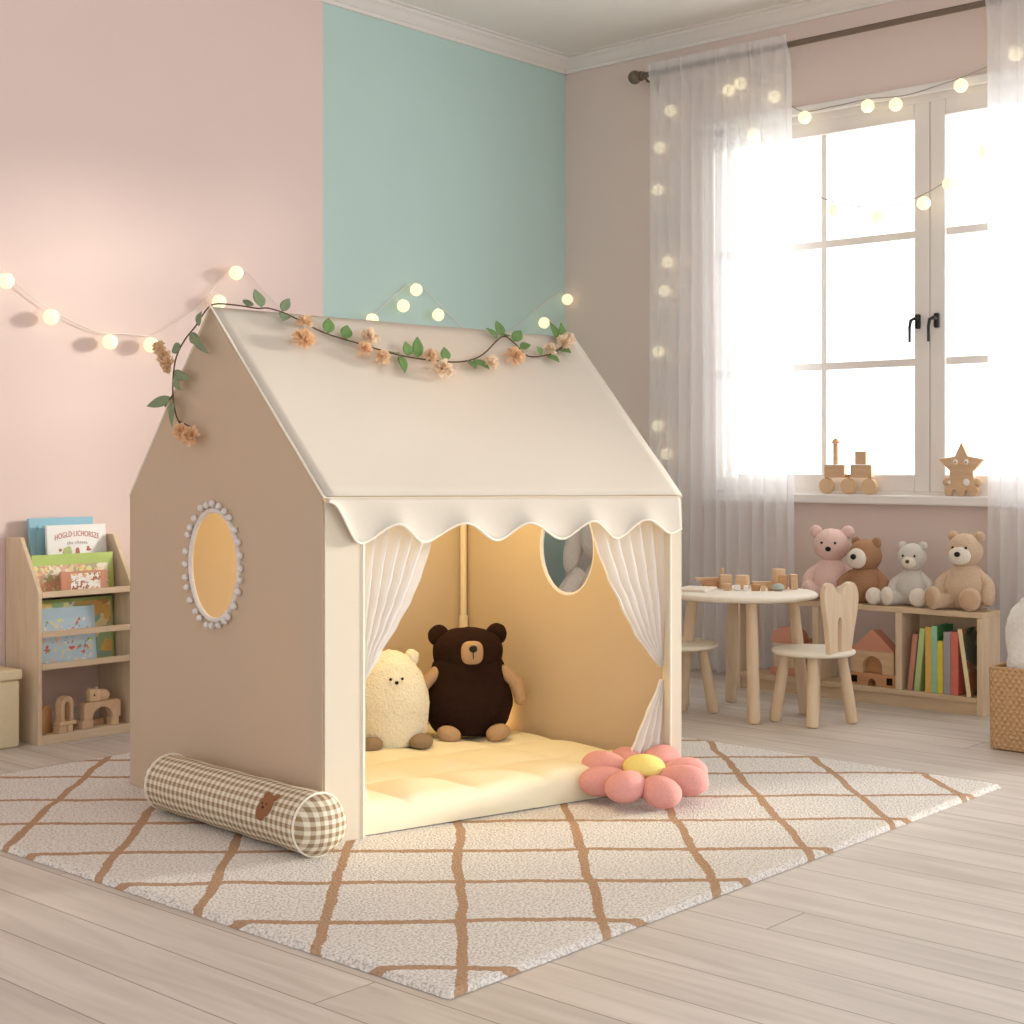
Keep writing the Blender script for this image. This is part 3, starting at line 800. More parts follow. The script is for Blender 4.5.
# bear applique on the upper flank facing the room
a0 = math.radians(30) if sd.x < 0 else math.radians(150)
sg = 1 if sd.x < 0 else -1
def patchfn(cs, ca, rs, ra):
    def fn(u, v):
        r = v; q = 2 * PI * u
        return onb(cs + rs * r * math.cos(q), ca + sg * (ra * r * math.sin(q)) / BR, .0022 * (1 - r ** 4) + .0006)
    return fn
pt = MB().grid(patchfn(.115, a0, .026, .027), 32, 6).grid(patchfn(.125, a0 - sg * .22, .020, .022), 32, 6).build('bear_patch', M['patch'], bol, recalc=False, angle=180)
for ds in (-.02, .018): MB().grid(patchfn(.113 + ds, a0 + sg * .33, .009, .010), 20, 4).build('patch_ear', M['patch'], pt, recalc=False)
for ds in (-.009, .007): MB().ball(onb(.12 + ds, a0 + sg * .02, .003), .0022, n=8, m=6).build('patch_eye', M['black'], pt)
MB().ball(onb(.119, a0 - sg * .10, .003), .0032, n=8, m=6).build('patch_nose', M['black'], pt)

fc = V((-2.195, -2.094, .080))
flo = thing('flower_cushion', 'pink flower cushion with yellow middle lying at the tent opening', 'cushion', fc)
tilt = Matrix.Rotation(math.radians(8), 3, (R := V((.6665, -.7455, 0))))
for k in range(8):
    a = 2 * PI * (k + .30) / 8
    Rm = tilt @ Matrix.Rotation(a, 3, 'Z')
    def pw(p):
        f = (p.x + 1) / 2; w = .60 + .46 * f - .10 * f ** 4
        return (p.x, p.y * w, p.z * (.75 + .3 * f))
    c = Rm @ V((.108, 0, 0)); dz = -.010 if k % 2 else .0
    MB().ball((c.x, c.y, c.z + dz), (.070, .060, .041), Rm, n=28, m=18, warp=pw).build('petal', M['petal'], flo)
MB().ball(tilt @ V((0, 0, .016)), (.056, .056, .030), tilt, n=32).build('middle', M['yolk'], flo)

# ------------------------------------------------------------------ garland
g0 = V((-2.55, -1.5, 1.2))
gar = thing('flower_garland', 'leafy twig garland with peach and cream blossoms draped over the tent ridge', 'garland', g0)
nrf = V((-.158, -.691, .705)).normalized()
st = [(-3.043,-1.252,0.982),(-3.040,-1.218,1.017),(-3.043,-1.208,1.082),(-3.045,-1.223,1.159),(-3.048,-1.267,1.208),(-3.053,-1.320,1.240),(-3.046,-1.340,1.268),(-3.012,-1.340,1.297),(-2.959,-1.372,1.296),(-2.918,-1.397,1.290),(-2.889,-1.406,1.292),(-2.851,-1.427,1.280),(-2.815,-1.456,1.258),(-2.783,-1.487,1.235),(-2.739,-1.514,1.218),(-2.703,-1.533,1.208),(-2.594,-1.590,1.177),(-2.485,-1.630,1.165),(-2.407,-1.648,1.168),(-2.334,-1.648,1.191),(-2.234,-1.627,1.246),(-2.209,-1.648,1.231),(-2.193,-1.689,1.191),(-2.114,-1.703,1.200),(-2.049,-1.697,1.226)]
SP = catmull(st, 5)
sm = MB().tube([p - g0 for p in SP], .0020, 7)
sm.tube([V((-3.042, -1.236, 1.0)) - g0, V((-3.046, -1.285, .986)) - g0], .002, 6)
sm.tube([V((-3.043, -1.21, 1.07)) - g0, V((-3.04, -1.17, 1.04)) - g0], .002, 6)
sm.build('twig', M['stem'], gar)
def leaf(base, tip, width, mat, n, bendz=.2):
    base, tip = V(base), V(tip); d = tip - base; ln = d.length
    w = d.cross(n).normalized()
    nn_ = w.cross(d).normalized()
    def fn(u, v):
        x = v * ln; hw = width * (math.sin(PI * min(v ** .8, 1)) ** .9 + .02) * (1 - .25 * v)
        y = (u - .5) * 2 * hw
        return base + d.normalized() * x + w * y + nn_ * (.18 * abs(y) + bendz * ln * v * (1 - v) * .6) - g0
    return MB().grid(fn, 4, 8).build('leaf', mat, gar, recalc=False, angle=180, solid=.0008)
def near(p): return min(SP, key=lambda q: (q - V(p)).length)
lv = [(-2.905,-1.380,1.321),(-2.949,-1.396,1.298),(-2.839,-1.413,1.306),(-2.867,-1.443,1.268),(-2.751,-1.489,1.253),(-2.730,-1.532,1.213),(-2.714,-1.510,1.241),(-2.570,-1.595,1.189),(-2.525,-1.587,1.211),(-2.619,-1.592,1.179),(-2.623,-1.627,1.141),(-2.460,-1.628,1.186),(-2.398,-1.674,1.154),(-2.370,-1.681,1.155),(-2.265,-1.622,1.252),(-2.233,-1.608,1.278),(-2.227,-1.636,1.248),(-2.184,-1.646,1.250),(-2.193,-1.674,1.217),(-2.125,-1.726,1.182),(-2.067,-1.719,1.208),(-2.043,-1.657,1.282),(-2.017,-1.665,1.280),(-2.152,-1.698,1.204)]
rl = random.Random(5)
for i, p in enumerate(lv):
    q = near(p); p = V(p); d = (p - q)
    d = d.normalized() if d.length > .005 else V((rl.uniform(-1, 1), -.3, .5)).normalized()
    d = (d + V((rl.uniform(-.4, .4), 0, rl.uniform(-.15, .25)))).normalized()
    leaf(q + d * .003, p + d * rl.uniform(.018, .028), rl.uniform(.014, .019), M['leaf_dusty'] if i < 4 else M['leaf'], nrf)
for q, p in (((-3.053, -1.33, 1.24), (-3.058, -1.352, 1.275)), ((-3.05, -1.29, 1.22), (-3.057, -1.345, 1.195)), ((-3.05, -1.30, 1.225), (-3.06, -1.385, 1.165)),
             ((-3.042, -1.21, 1.12), (-3.05, -1.255, 1.078)), ((-3.042, -1.21, 1.125), (-3.055, -1.30, 1.108)), ((-3.041, -1.206, 1.06), (-3.038, -1.085, 1.042)),
             ((-3.041, -1.209, 1.055), (-3.043, -1.205, .985)), ((-3.047, -1.25, 1.195), (-3.04, -1.2, 1.18))):
    leaf(q, p, .0155 if q[1] < -1.15 else .004, M['leaf_dusty'], nl)
def blossom(c, r, mat, n, seed):
    rr = random.Random(seed); c = V(c) - g0; mb = MB()
    for k in range(70):
        v = V((rr.gauss(0, 1), rr.gauss(0, 1), rr.gauss(0, 1))).normalized()
        if v.dot(n) < -.25: v = v - n * 2 * v.dot(n)
        ln = r * rr.uniform(.8, 1.15); w0 = r * rr.uniform(.16, .26)
        w = v.orthogonal().normalized(); w.rotate(Matrix.Rotation(rr.uniform(0, 6.28), 3, v)); b = v.cross(w)
        cup = rr.uniform(.1, .35) * r
        def fn(u, t):
            hw = w0 * (.25 + 1.1 * t - .35 * t ** 6) * (1 if t < .95 else .8)
            x = (u - .5) * 2
            return c + v * (ln * (.15 + .85 * t)) + w * (x * hw) + b * (cup * (t * t) + .25 * hw * x * x * math.sin(9 * t + seed))
        mb.grid(fn, 3, 5)
    return mb.build('blossom', mat, gar, recalc=False, angle=180)
for i, (p, r, mt_) in enumerate([((-2.820,-1.470,1.254), .022, 'bloom_tan'), ((-2.858,-1.508,1.206), .029, 'bloom_peach'), ((-2.662,-1.543,1.221), .026, 'bloom_cream'), ((-2.701,-1.566,1.186), .021, 'bloom_peach'),
        ((-2.664,-1.594,1.166), .022, 'bloom_tan'), ((-2.517,-1.624,1.175), .021, 'bloom_tan'), ((-2.507,-1.663,1.137), .029, 'bloom_cream'), ((-2.342,-1.681,1.165), .023, 'bloom_cream'), ((-2.251,-1.688,1.186), .028, 'bloom_peach'),
        ((-2.115,-1.703,1.212), .020, 'bloom_cream'), ((-2.055,-1.701,1.232), .025, 'bloom_cream'), ((-2.027,-1.696,1.246), .021, 'bloom_cream')]):
    blossom(p, r, M[mt_], nrf, i + 1)
for i, (p, r, mt_) in enumerate([((-3.040, -1.150, 1.195), .020, 'bloom_tan'), ((-3.040, -1.168, 1.17), .020, 'bloom_tan'), ((-3.042, -1.190, 1.148), .022, 'bloom_tan'), ((-3.052, -1.262, .972), .022, 'bloom_peach'), ((-3.056, -1.305, .963), .027, 'bloom_peach')]):
    blossom(p, r, M[mt_], nl, i + 31)

# ------------------------------------------------------------------ round table, bunny chair, stool
TC = V((-.82, -1.5, 0)); TZ = .432
def leg_tube(p_bot, p_top, r0, r1):
    p_bot, p_top = V(p_bot), V(p_top); d = p_top - p_bot
    return MB().tube([p_bot, p_bot + d * .012, p_bot + d * .04, p_bot + d * .3, p_bot + d * .7, p_top], [r0 * .72, r0 * .92, r0, r0 * .95, (r0 + r1) / 2, r1], 14)
tab = thing('play_table', 'round pale birch kids table with white top covered in wooden blocks', 'table', TC)
MB().lathe([(0, TZ - .020), (.255, TZ - .020), (.2645, TZ - .016), (.267, TZ - .010), (.2645, TZ - .004), (.258, TZ), (0, TZ)], 64).build('table_top', M['cream_top'], tab, angle=30)
for (x, y), tx in zip([(-.993, -1.662), (-.703, -1.690), (-.653, -1.344), (-.943, -1.322)], range(4)):
    b = V((x, y, 0)) - TC; tp = V((b.x * .80, b.y * .80, TZ - .019))
    leg_tube(b, tp, .0225, .0195).build('leg', M['birch'], tab)
SC = V((-.824, -1.793, 0))
def seat_prof(z, r): return [(0, z - .017), (r - .01, z - .017), (r - .002, z - .013), (r, z - .008), (r - .002, z - .003), (r - .008, z), (0, z)]
ch = thing('bunny_chair', 'small birch kids chair with rabbit-ear backrest beside the round table', 'chair', SC)
MB().lathe(seat_prof(.252, .143), 48).build('seat', M['cream_top'], ch, angle=30)
for x, y in ((-.896, -1.683), (-.927, -1.85), (-.752, -1.903), (-.72, -1.736)):
    b = V((x, y, 0)) - SC; leg_tube(b, V((b.x * .72, b.y * .72, .236)), .0215, .0170).build('leg', M['birch'], ch)
out = [(-.093, .25), (-.105, .33), (-.122, .40), (-.130, .435), (-.129, .462), (-.118, .482), (-.098, .490), (-.076, .485), (-.058, .470), (-.046, .455), (-.036, .447), (-.024, .447), (-.012, .455), (.002, .468), (.022, .481), (.046, .486), (.070, .480), (.086, .466), (.096, .444), (.098, .42), (.086, .37), (.066, .31), (.050, .25),
       (-.016, .25), (-.016, .35), (-.020, .364), (-.029, .371), (-.038, .364), (-.042, .35), (-.042, .25)]
MB().prism(out, 'y', -.120, -.100, .003).build('backrest', M['birch'], ch, smooth=False)
S2 = V((-.985, -1.318, 0))
sto = thing('play_stool', 'low birch stool half hidden between the tent and the round table', 'stool', S2)
MB().lathe(seat_prof(.252, .160), 48).build('seat', M['cream_top'], sto, angle=30)
for x, y in ((.087, -.116), (.141, .052), (-.087, .116), (-.141, -.052)):
    leg_tube(V((x, y, 0)), V((x * .72, y * .72, .232)), .0215, .0170).build('leg', M['birch'], sto)

# blocks on the table top
def block(name, label, cat, group, loc, size, mat, rz=0, bevel=.002, shape='box'):
    mb = MB()
    if shape == 'box': mb.box((-size[0] / 2, -size[1] / 2, 0), (size[0] / 2, size[1] / 2, size[2]), bevel)
    elif shape == 'cyl': mb.lathe([(size[0] / 2 - .001, 0), (size[0] / 2, .002), (size[0] / 2, size[2] - .002), (size[0] / 2 - .001, size[2])], 18)
    elif shape == 'pebble': mb.ball((0, 0, size[2] / 2), (size[0] / 2, size[1] / 2, size[2] / 2)).fuzz(.002, 40, 1)
    o = mb.build(name, M[mat], None, shape != 'box', loc); o.rotation_euler = (0, 0, rz)
    tag(o, label, cat, group); return o
G = 'toy blocks on the round table'
def onT(x, y, z=0): return (x, y, TZ + z)
block('wooden_board', 'thin white board lying at the tent side of the table top', 'board', None, onT(-.900, -1.36), (.15, .11, .010), 'cream_top', .3)
block('toy_block', 'lowest dark wood block at the tent end of the table blocks', 'toy block', G, onT(-.776, -1.336), (.034, .060, .024), 'beech_dark', .75)
block('toy_block', 'thin plank block jutting out over the lowest dark block', 'toy block', G, onT(-.765, -1.322, .0245), (.017, .105, .012), 'beech', .9)
block('toy_peg', 'small upright wooden peg behind the leftmost table blocks', 'toy block', G, onT(-.703, -1.338), (.014, .014, .068), 'beech', 0, .001, 'cyl')
block('toy_block', 'tall square-topped wooden block next to the upright peg', 'toy block', G, onT(-.762, -1.392), (.042, .042, .050), 'beech', .75)
block('toy_block', 'small pale cube in front of the square-topped block', 'toy block', G, onT(-.822, -1.442), (.026, .022, .024), 'beech', .3)
block('toy_block', 'tiny white cube beside the small pale cube near the table front', 'toy block', G, onT(-.808, -1.474), (.020, .020, .020), 'ceiling', .6)
block('toy_block', 'light cube with pale face standing alone mid table', 'toy block', G, onT(-.738, -1.450), (.040, .040, .050), 'beech_pale', .25)
block('toy_block', 'flat long block lying between the lone cube and the tall stack', 'toy block', G, onT(-.635, -1.468), (.026, .080, .022), 'beech', .85)
block('toy_block', 'small brown cube lying before the flat long block', 'toy block', G, onT(-.768, -1.525), (.022, .026, .022), 'beech_dark', .2)
block('toy_block', 'small white block before the lone light cube', 'toy block', G, onT(-.790, -1.498), (.022, .016, .018), 'ceiling', .5)
block('toy_block', 'tiny pale cube between the brown cube and the grey pebble', 'toy block', G, onT(-.757, -1.550), (.016, .016, .018), 'beech_pale', .5)
block('toy_block', 'tiny dark cube touching the grey pebble on the table', 'toy block', G, onT(-.742, -1.568), (.014, .014, .014), 'beech_dark', .1)
block('toy_pebble', 'grey-green pebble-shaped toy near the right of the table blocks', 'toy block', G, onT(-.725, -1.590), (.034, .052, .026), 'stone', .5, 0, 'pebble')
block('toy_block', 'tallest pale cylinder-like block at the back of the table stack', 'toy block', G, onT(-.592, -1.512), (.048, .048, .068), 'beech_pale', 0, .002, 'cyl')
block('toy_block', 'reddish wooden block standing before the tallest pale block', 'toy block', G, onT(-.652, -1.566), (.036, .030, .052), 'beech_dark', .4)
block('toy_block', 'upright wooden block at the chair end of the table stack', 'toy block', G, onT(-.622, -1.592), (.030, .026, .054), 'beech', .7)

# ------------------------------------------------------------------ low shelf with its contents
SX0, SX1, SY0, SY1, SZ = -.344, -.200, -2.185, -1.160, .364
low = thing('low_bookshelf', 'low pale wood three-cube shelf under the window carrying the teddy bears', 'shelf', ((SX0 + SX1) / 2, (SY0 + SY1) / 2, 0))
ox, oy = low.location.x, low.location.y
def lb(a, b, name, mat='birch_y', bev=.0015):
    return MB().box((a[0] - ox, a[1] - oy, a[2]), (b[0] - ox, b[1] - oy, b[2]), bev).build(name, M[mat], low, False)
lb((SX0, SY0, SZ - .020), (SX1, SY1, SZ), 'top_board')
lb((SX0, SY0, 0), (SX1, SY0 + .022, SZ - .0205), 'end_panel', 'birch')
lb((SX0, SY1 - .02, 0), (SX1, SY1, SZ - .0205), 'end_panel', 'birch')
lb((SX0, SY0 + .0225, .045), (SX1, SY1 - .0205, .064), 'bottom_board')
lb((SX0 + .012, SY0 + .0225, 0), (SX0 + .028, SY1 - .0205, .0445), 'kick_board')
lb((SX1 - .005, SY0 + .0225, .0645), (SX1, -1.876, SZ - .0205), 'back_panel', 'birch')
for y in (-1.863, -1.518): lb((SX0, y - .0125, .0645), (SX1, y + .0125, SZ - .0205), 'divider', 'birch')
FZ = .0645
# books in the third cube
def shelf_book(y, w, h, dpt, lean, col, label, x=-.338, cover=None, flip=0):
    m_ = plain('book_' + label[:12].replace(' ', '_'), col, .55, .12, 40)
    root = thing('book', label, 'book', (x, y, FZ), 0, 'picture books in the low shelf')
    mb = MB(); Rm = Matrix.Rotation(lean, 3, 'X')
    lift = abs(math.sin(lean)) * w / 2
    def bx(lo, hi, bev=.001):
        c = V([(lo[i] + hi[i]) / 2 for i in range(3)]); s = V([hi[i] - lo[i] for i in range(3)]) / 2
        mb2 = MB().box(-s, s, bev, Rm)
        mb2.xform(Matrix.Translation(Rm @ c + V((0, 0, lift)))); return mb2
    bx((0, -w / 2, 0), (.003, w / 2, h)).build('spine', m_, root, False)
    bx((.003, -w / 2, 0), (dpt, -w / 2 + .002, h)).build('cover', cover or m_, root, False)
    bx((.003, w / 2 - .002, 0), (dpt, w / 2, h)).build('cover', m_, root, False)
    bx((.003, -w / 2 + .0025, .004), (dpt - .004, w / 2 - .0025, h - .004), 0).build('pages', M['paper'], root, False)
    return root
shelf_book(-1.903, .019, .205, .125, .112, rgb(196, 138, 116), 'thin dusty brown book leaning at the divider end of the row')
shelf_book(-1.930, .021, .228, .125, .105, rgb(186, 206, 140), 'pale green book leaning second from the divider')
shelf_book(-1.976, .023, .235, .125, 0, rgb(224, 182, 92), 'mustard book standing upright between pale green and mint books')
shelf_book(-1.999, .022, .240, .13, 0, rgb(150, 202, 172), 'tall mint green book standing mid row', cover=plain('green_cover', rgb(84, 150, 84), .5, .1, 20))
shelf_book(-2.0215, .021, .188, .12, 0, rgb(224, 204, 80), 'short yellow book beside the tall mint book')
shelf_book(-2.048, .027, .222, .125, 0, rgb(166, 162, 158), 'grey book standing between short yellow and red books')
shelf_book(-2.0765, .027, .224, .125, 0, rgb(216, 118, 102), 'red book standing between the grey and the leaning cream book')
shelf_book(-2.133, .016, .238, .125, -.150, rgb(238, 220, 178), 'cream book leaning at the end of the row with an illustrated cover', x=-.342,
           cover=picture('leaf_cover', rgb(160, 150, 126), [rgb(70, 90, 82), rgb(220, 204, 170), rgb(164, 110, 76), rgb(104, 110, 96)], 13, .6))
# toy house in the middle cube
hs = thing('toy_house', 'wooden toy castle house with terracotta gable roof in the middle cube', 'toy house', (-.30, -1.748, FZ))
ba = MB()
def arch_poly(w, h, aw, ah, n=10):
    p = [(-w / 2, 0), (-w / 2, h), (w / 2, h), (w / 2, 0), (aw, 0), (aw, ah - aw)]
    p += [(aw * math.cos(PI * k / n), ah - aw + aw * math.sin(PI * k / n)) for k in range(1, n)]
    p += [(-aw, ah - aw), (-aw, 0)]; return p
MB().prism(arch_poly(.200, .045, .016, .026), 'x', -.03, .03).build('base', M['beech_dark'], hs, False)
for y in (-.072, .072): MB().box((-.0305, y - .012, .008), (-.024, y + .012, .034)).build('base_window', M['cocoa_plush'], hs, False)
MB().prism([(a, b + .0455) for a, b in arch_poly(.172, .082, .040, .064)], 'x', -.026, .03).build('wall_block', M['beech'], hs, False)
MB().box((.0, -.040, .0455), (.004, .040, .110)).build('doorway_back', M['beech_dark'], hs, False)
MB().prism([(-.090, .128), (.090, .128), (.006, .205), (-.006, .205)], 'x', -.027, .03, .001).build('gable_roof', M['terracotta'], hs, False)
# rounded pink toy in the first cube
ph = thing('toy_arch_house', 'pink round-topped toy house behind the bunny chair legs in the shelf', 'toy house', (-.285, -1.372, FZ))
MB().prism([(-.068, .125)] + [(-.068 * math.cos(PI * k / 14), .135 + .055 * math.sin(PI * k / 14)) for k in range(0, 15)] + [(.068, .125)], 'x', -.027, .03, .002).build('round_roof', M['pink_paint'], ph, False)
MB().box((-.025, -.058, .0305), (.03, .058, .1245), .002).build('wall_block', M['bloom_cream'], ph, False)
MB().box((-.03, -.072, 0), (.035, .072, .030), .002).build('base', M['terracotta'], ph, False)
MB().box((-.0275, -.02, .035), (-.0245, .02, .09), .001).build('door', M['beech'], ph, False)
tt = tag(MB().prism(arch_poly(.050, .145, .014, .06), 'x', -.02, .02, .001).build('toy_block', M['beech_dark'], None, False, (-.245, -1.47, FZ)), 'dark arched wooden block in the first cube beside the pink house', 'toy block')

# teddy bears on the shelf: front is -Y locally, turned to face into the room
def teddy(label, y, k, fur, x=-.248, yaw=-90, head=(.062, .056, .060), body=(.066, .058, .078), bz=.078, hz=.192, muz=None, muz_mat=None, eye_mat='black', eyes=True,
          pads=None, ear_r=.02, ear_dx=.048, turn=0, legs=((-1, .030, .0), (1, .030, .0)), foot_mat=None, nose=.011, arm_out=.05, foot_r=.033, inner=None, leglen=.075):
    t = thing('teddy_bear', label, 'teddy bear', (x, y, SZ + .001), math.radians(yaw), 'teddy bears on the low shelf')
    def bw(p):
        f = 1 - .20 * max(0, p.z) - .04 * max(0, -p.z)
        return (p.x * f, p.y * f, p.z if p.z > -.8 else -.8 - (abs(p.z) - .8) * .4)
    MB().ball((0, 0, bz * k * .95), [a * k * 1.08 for a in body], warp=bw, n=32, m=22).fuzz(.002, 60, y).build('body', M[fur], t)
    Rt = Matrix.Rotation(math.radians(turn), 3, 'Z')
    hc = V((0, -.006 * k, hz * k))
    hd = MB().ball(hc, [a * k for a in head], Rt, n=32, m=22).fuzz(.0015, 60, y + 3).build('head', M[fur], t)
    def onh(dx, dy, dz): return hc + Rt @ V((dx * k, dy * k, dz * k))
    for s in (-1, 1):
        e = MB().ball(onh(s * ear_dx, .008, head[2] * .80), (ear_r * k, ear_r * .55 * k, ear_r * k), Rt, n=18).build('ear', M[fur], hd)
        if inner:
            MB().ball(onh(s * ear_dx, .008 - ear_r * .38, head[2] * .80), (ear_r * .62 * k, ear_r * .3 * k, ear_r * .62 * k), Rt, n=14).build('inner_ear', M[inner], hd)
    my = -head[1]
    if muz:
        MB().ball(onh(0, my + muz[2], muz[3]), (muz[0] * k, .022 * k, muz[1] * k), Rt, n=26).fuzz(.001, 60, 2).build('muzzle', M[muz_mat], hd)
        ny = my + muz[2] - .022; nz = muz[3] + muz[1] * .18
    else: ny, nz = my - .001, -.012
    MB().ball(onh(0, ny, nz), (nose * k, nose * .6 * k, nose * .85 * k), Rt, n=14).build('nose', M[eye_mat if eye_mat == 'black' else 'stem'], hd)
    if eyes:
        for s in (-1, 1):
            ex = .024; ez = nz + .022
            ey = -head[1] * math.sqrt(max(0, 1 - (ex / head[0]) ** 2 - (ez / head[2]) ** 2))
            MB().ball(onh(s * ex, ey - .001, ez), .0048 * k, n=10, m=8).build('eye', M[eye_mat], hd)
    for s in (-1, 1):
        sh = V((s * body[0] * .58 * k, -.004, (bz + body[2] * .46) * k)); el = V((s * (body[0] + .012) * k * (.92 + arm_out * .3), -.016 * k, (bz + .005) * k)); ha = V((s * (body[0] + .016) * k * (.90 + arm_out * .35), -.034 * k, .040 * k))
        MB().tube(catmull([sh, el, ha], 5), [(.019 + .006 * i / 10) * k for i in range(11)], 14).ball(ha, .0252 * k, n=16).ball(sh, .0188 * k, n=16).build('arm', M[fur], t)
    for s, sp, up in legs:
        hip = V((s * .034 * k, -.02 * k, .030 * k)); ft = V((s * (.034 + sp) * k, -leglen * k, .031 * k))
        lg = MB().tube([hip, hip.lerp(ft, .5), ft], [.027 * k, .027 * k, .029 * k], 14).build('leg', M[fur], t)
        dr_ = (ft - hip).normalized()
        Rf = Matrix.Rotation(math.atan2(dr_.x, -dr_.y), 3, 'Z')
        MB().ball(ft + dr_ * .004, (foot_r * k, .020 * k, foot_r * 1.08 * k), Rf, n=22).xform(Matrix.Translation((0, 0, max(0, foot_r * 1.08 * k - ft.z)))).build('foot', M[foot_mat or fur], lg)
        if pads:
            z_ = max(foot_r * 1.08 * k, ft.z)
            pc = V((ft.x, ft.y, z_)) + dr_ * (.0165 * k)
            MB().ball(pc, (foot_r * .78 * k, .009 * k, foot_r * .86 * k), Rf, n=22).build('foot_pad', M[pads], lg)
    return t
teddy('pink teddy bear with tiny eyes at the table end of the shelf', -1.527, 1.06, 'pink_plush', x=-.236, yaw=-72, head=(.064, .056, .060), ear_r=.023, ear_dx=.058, hz=.197, body=(.068, .058, .080), nose=.0105)
teddy('brown teddy bear with cream muzzle beside the pink bear', -1.684, 1.0, 'brown_plush', x=-.258, yaw=-84, head=(.064, .058, .062), muz=(.040, .038, .008, -.008), muz_mat='ivory_plush', eyes=False, ear_r=.021, ear_dx=.046, hz=.175, turn=-14, bz=.072, body=(.070, .06, .078), foot_mat='ivory_plush', nose=.0125, foot_r=.030, leglen=.08)
teddy('small silver grey teddy bear between the brown and big beige bears', -1.870, .90, 'silver_plush', x=-.248, yaw=-80, head=(.057, .052, .058), muz=(.030, .024, .008, -.018), muz_mat='ivory_plush', eye_mat='dark_metal', ear_r=.019, ear_dx=.042, hz=.196, foot_mat='ivory_plush', legs=((-1, .045, 0), (1, .012, 0)), nose=.009, body=(.064, .056, .08), foot_r=.036)
teddy('largest teddy bear in beige fur with big paw pads at the shelf end', -2.078, 1.03, 'beige_plush', x=-.250, yaw=-80, head=(.061, .056, .060), muz=(.040, .032, .008, -.016), muz_mat='ivory_plush', ear_r=.020, ear_dx=.048, hz=.204, pads='beige_pad', legs=((-1, .052, 0), (1, .004, 0)), turn=-8, body=(.074, .060, .088), bz=.082, foot_r=.038, nose=.011, inner='beige_pad', leglen=.085)

# ------------------------------------------------------------------ toys on the sill
SLZ = .7645
tr = thing('toy_train', 'small wooden toy train standing on the window sill', 'toy train', (-.03, -1.485, SLZ))
def Yt(y): return y + 1.485
for y in (-1.387, -1.485, -1.578):
    MB().lathe([(.028, -.011), (.031, -.009), (.032, 0), (.031, .009), (.028, .011)], 28, (0, Yt(y), .032), Matrix.Rotation(PI / 2, 3, 'Y')).build('wheel', M['beech_pale'], tr, angle=30)
MB().box((-.013, Yt(-1.472), .0655), (.015, Yt(-1.382), .117), .002).build('engine_block', M['beech'], tr, False)
MB().box((-.013, Yt(-1.591), .0655), (.015, Yt(-1.499), .117), .002).build('wagon_block', M['beech'], tr, False)
MB().box((-.006, Yt(-1.515), .068), (.006, Yt(-1.455), .078), .001).tube([(0, Yt(-1.387), .032), (0, Yt(-1.387), .07)], .006, 8).tube([(0, Yt(-1.485), .032), (0, Yt(-1.485), .07)], .005, 8).tube([(0, Yt(-1.578), .032), (0, Yt(-1.578), .07)], .006, 8).build('coupling', M['beech_dark'], tr, False)
MB().box((-.013, Yt(-1.567), .1175), (.015, Yt(-1.519), .170), .002).build('cabin', M['beech'], tr, False)
MB().lathe([(.011, .1175), (.011, .200)], 16, (0, Yt(-1.4275), 0)).build('chimney', M['beech'], tr)
MB().lathe([(.012, .2005), (.020, .204), (.006, .222), (.001, .224)], 16, (0, Yt(-1.4275), 0)).build('chimney_cap', M['beech_dark'], tr)

str_ = thing('star_toy', 'wooden star figure with white eyes standing on the window sill', 'toy figure', (-.03, -1.962, SLZ))
pts = []
star = [(0, .204), (-.026, .150), (-.09, .138), (-.046, .094), (-.052, .045), (-.068, .022), (-.060, .0), (-.042, .0), (-.034, .022), (-.016, .022), (-.010, 0), (.012, 0), (.018, .022), (.034, .022), (.042, 0), (.062, .0), (.068, .022), (.050, .045), (.046, .094), (.09, .138), (.026, .150)]
MB().prism(star, 'x', -.012, .012, .003).build('body', M['beech'], str_, False)
for y in (-.021, .021):
    e = MB().ball((-.013, y, .128), (.003, .0095, .0105), n=16).build('eye', M['ceiling'], str_)
    MB().ball((-.016, y, .127), (.0016, .004, .0045), n=10).build('pupil', M['beech_dark'], e)
MB().ball((-.013, -.022, .052), (.003, .013, .014), n=16).build('belly_spot', M['ceiling'], str_)
MB().ball((-.013, .046, .052), (.003, .006, .007), n=12).build('belly_spot', M['ceiling'], str_)
for s in (-1, 1): MB().ball((0, s * .060, .053), (.012, .018, .016), n=14).fuzz(.002, 60, s).build('hand', M['beech'], str_)

# ------------------------------------------------------------------ basket with fluffy throw
bk = thing('storage_basket', 'woven seagrass basket on the floor past the low shelf', 'basket', (-.72, -2.625, 0))
def rrect(hx, hy, r, z, n=5):
    p = []
    for cx, cy, a0 in ((hx - r, hy - r, 0), (-hx + r, hy - r, PI / 2), (-hx + r, -hy + r, PI), (hx - r, -hy + r, 1.5 * PI)):
        p += [V((cx + r * math.cos(a0 + PI / 2 * k / n), cy + r * math.sin(a0 + PI / 2 * k / n), z)) for k in range(n + 1)]
    return p
rg = [rrect(.155, .17, .025, 0), rrect(.165, .18, .028, .006), rrect(.166, .181, .028, .12), rrect(.168, .183, .028, .247), rrect(.165, .18, .028, .254), rrect(.156, .171, .024, .252), rrect(.154, .169, .024, .03)]
MB().rings(rg).build('basket_body', M['basket'], bk)
MB().tube([p + V((0, 0, 0)) for p in rrect(.162, .177, .028, .252)], .0075, 8, loop=True).build('rim', M['basket'], bk)
th_ = MB().ball((0, 0, 0), (.146, .161, .235), n=48, m=36, warp=lambda p: (math.copysign(abs(p.x) ** .7, p.x), math.copysign(abs(p.y) ** .7, p.y), math.copysign(abs(p.z) ** .75, p.z) * (1 + .08 * math.sin(p.x * 5 + p.y * 3)))).fuzz(.022, 11, 2).fuzz(.007, 40, 4).fuzz(.004, 110, 6)
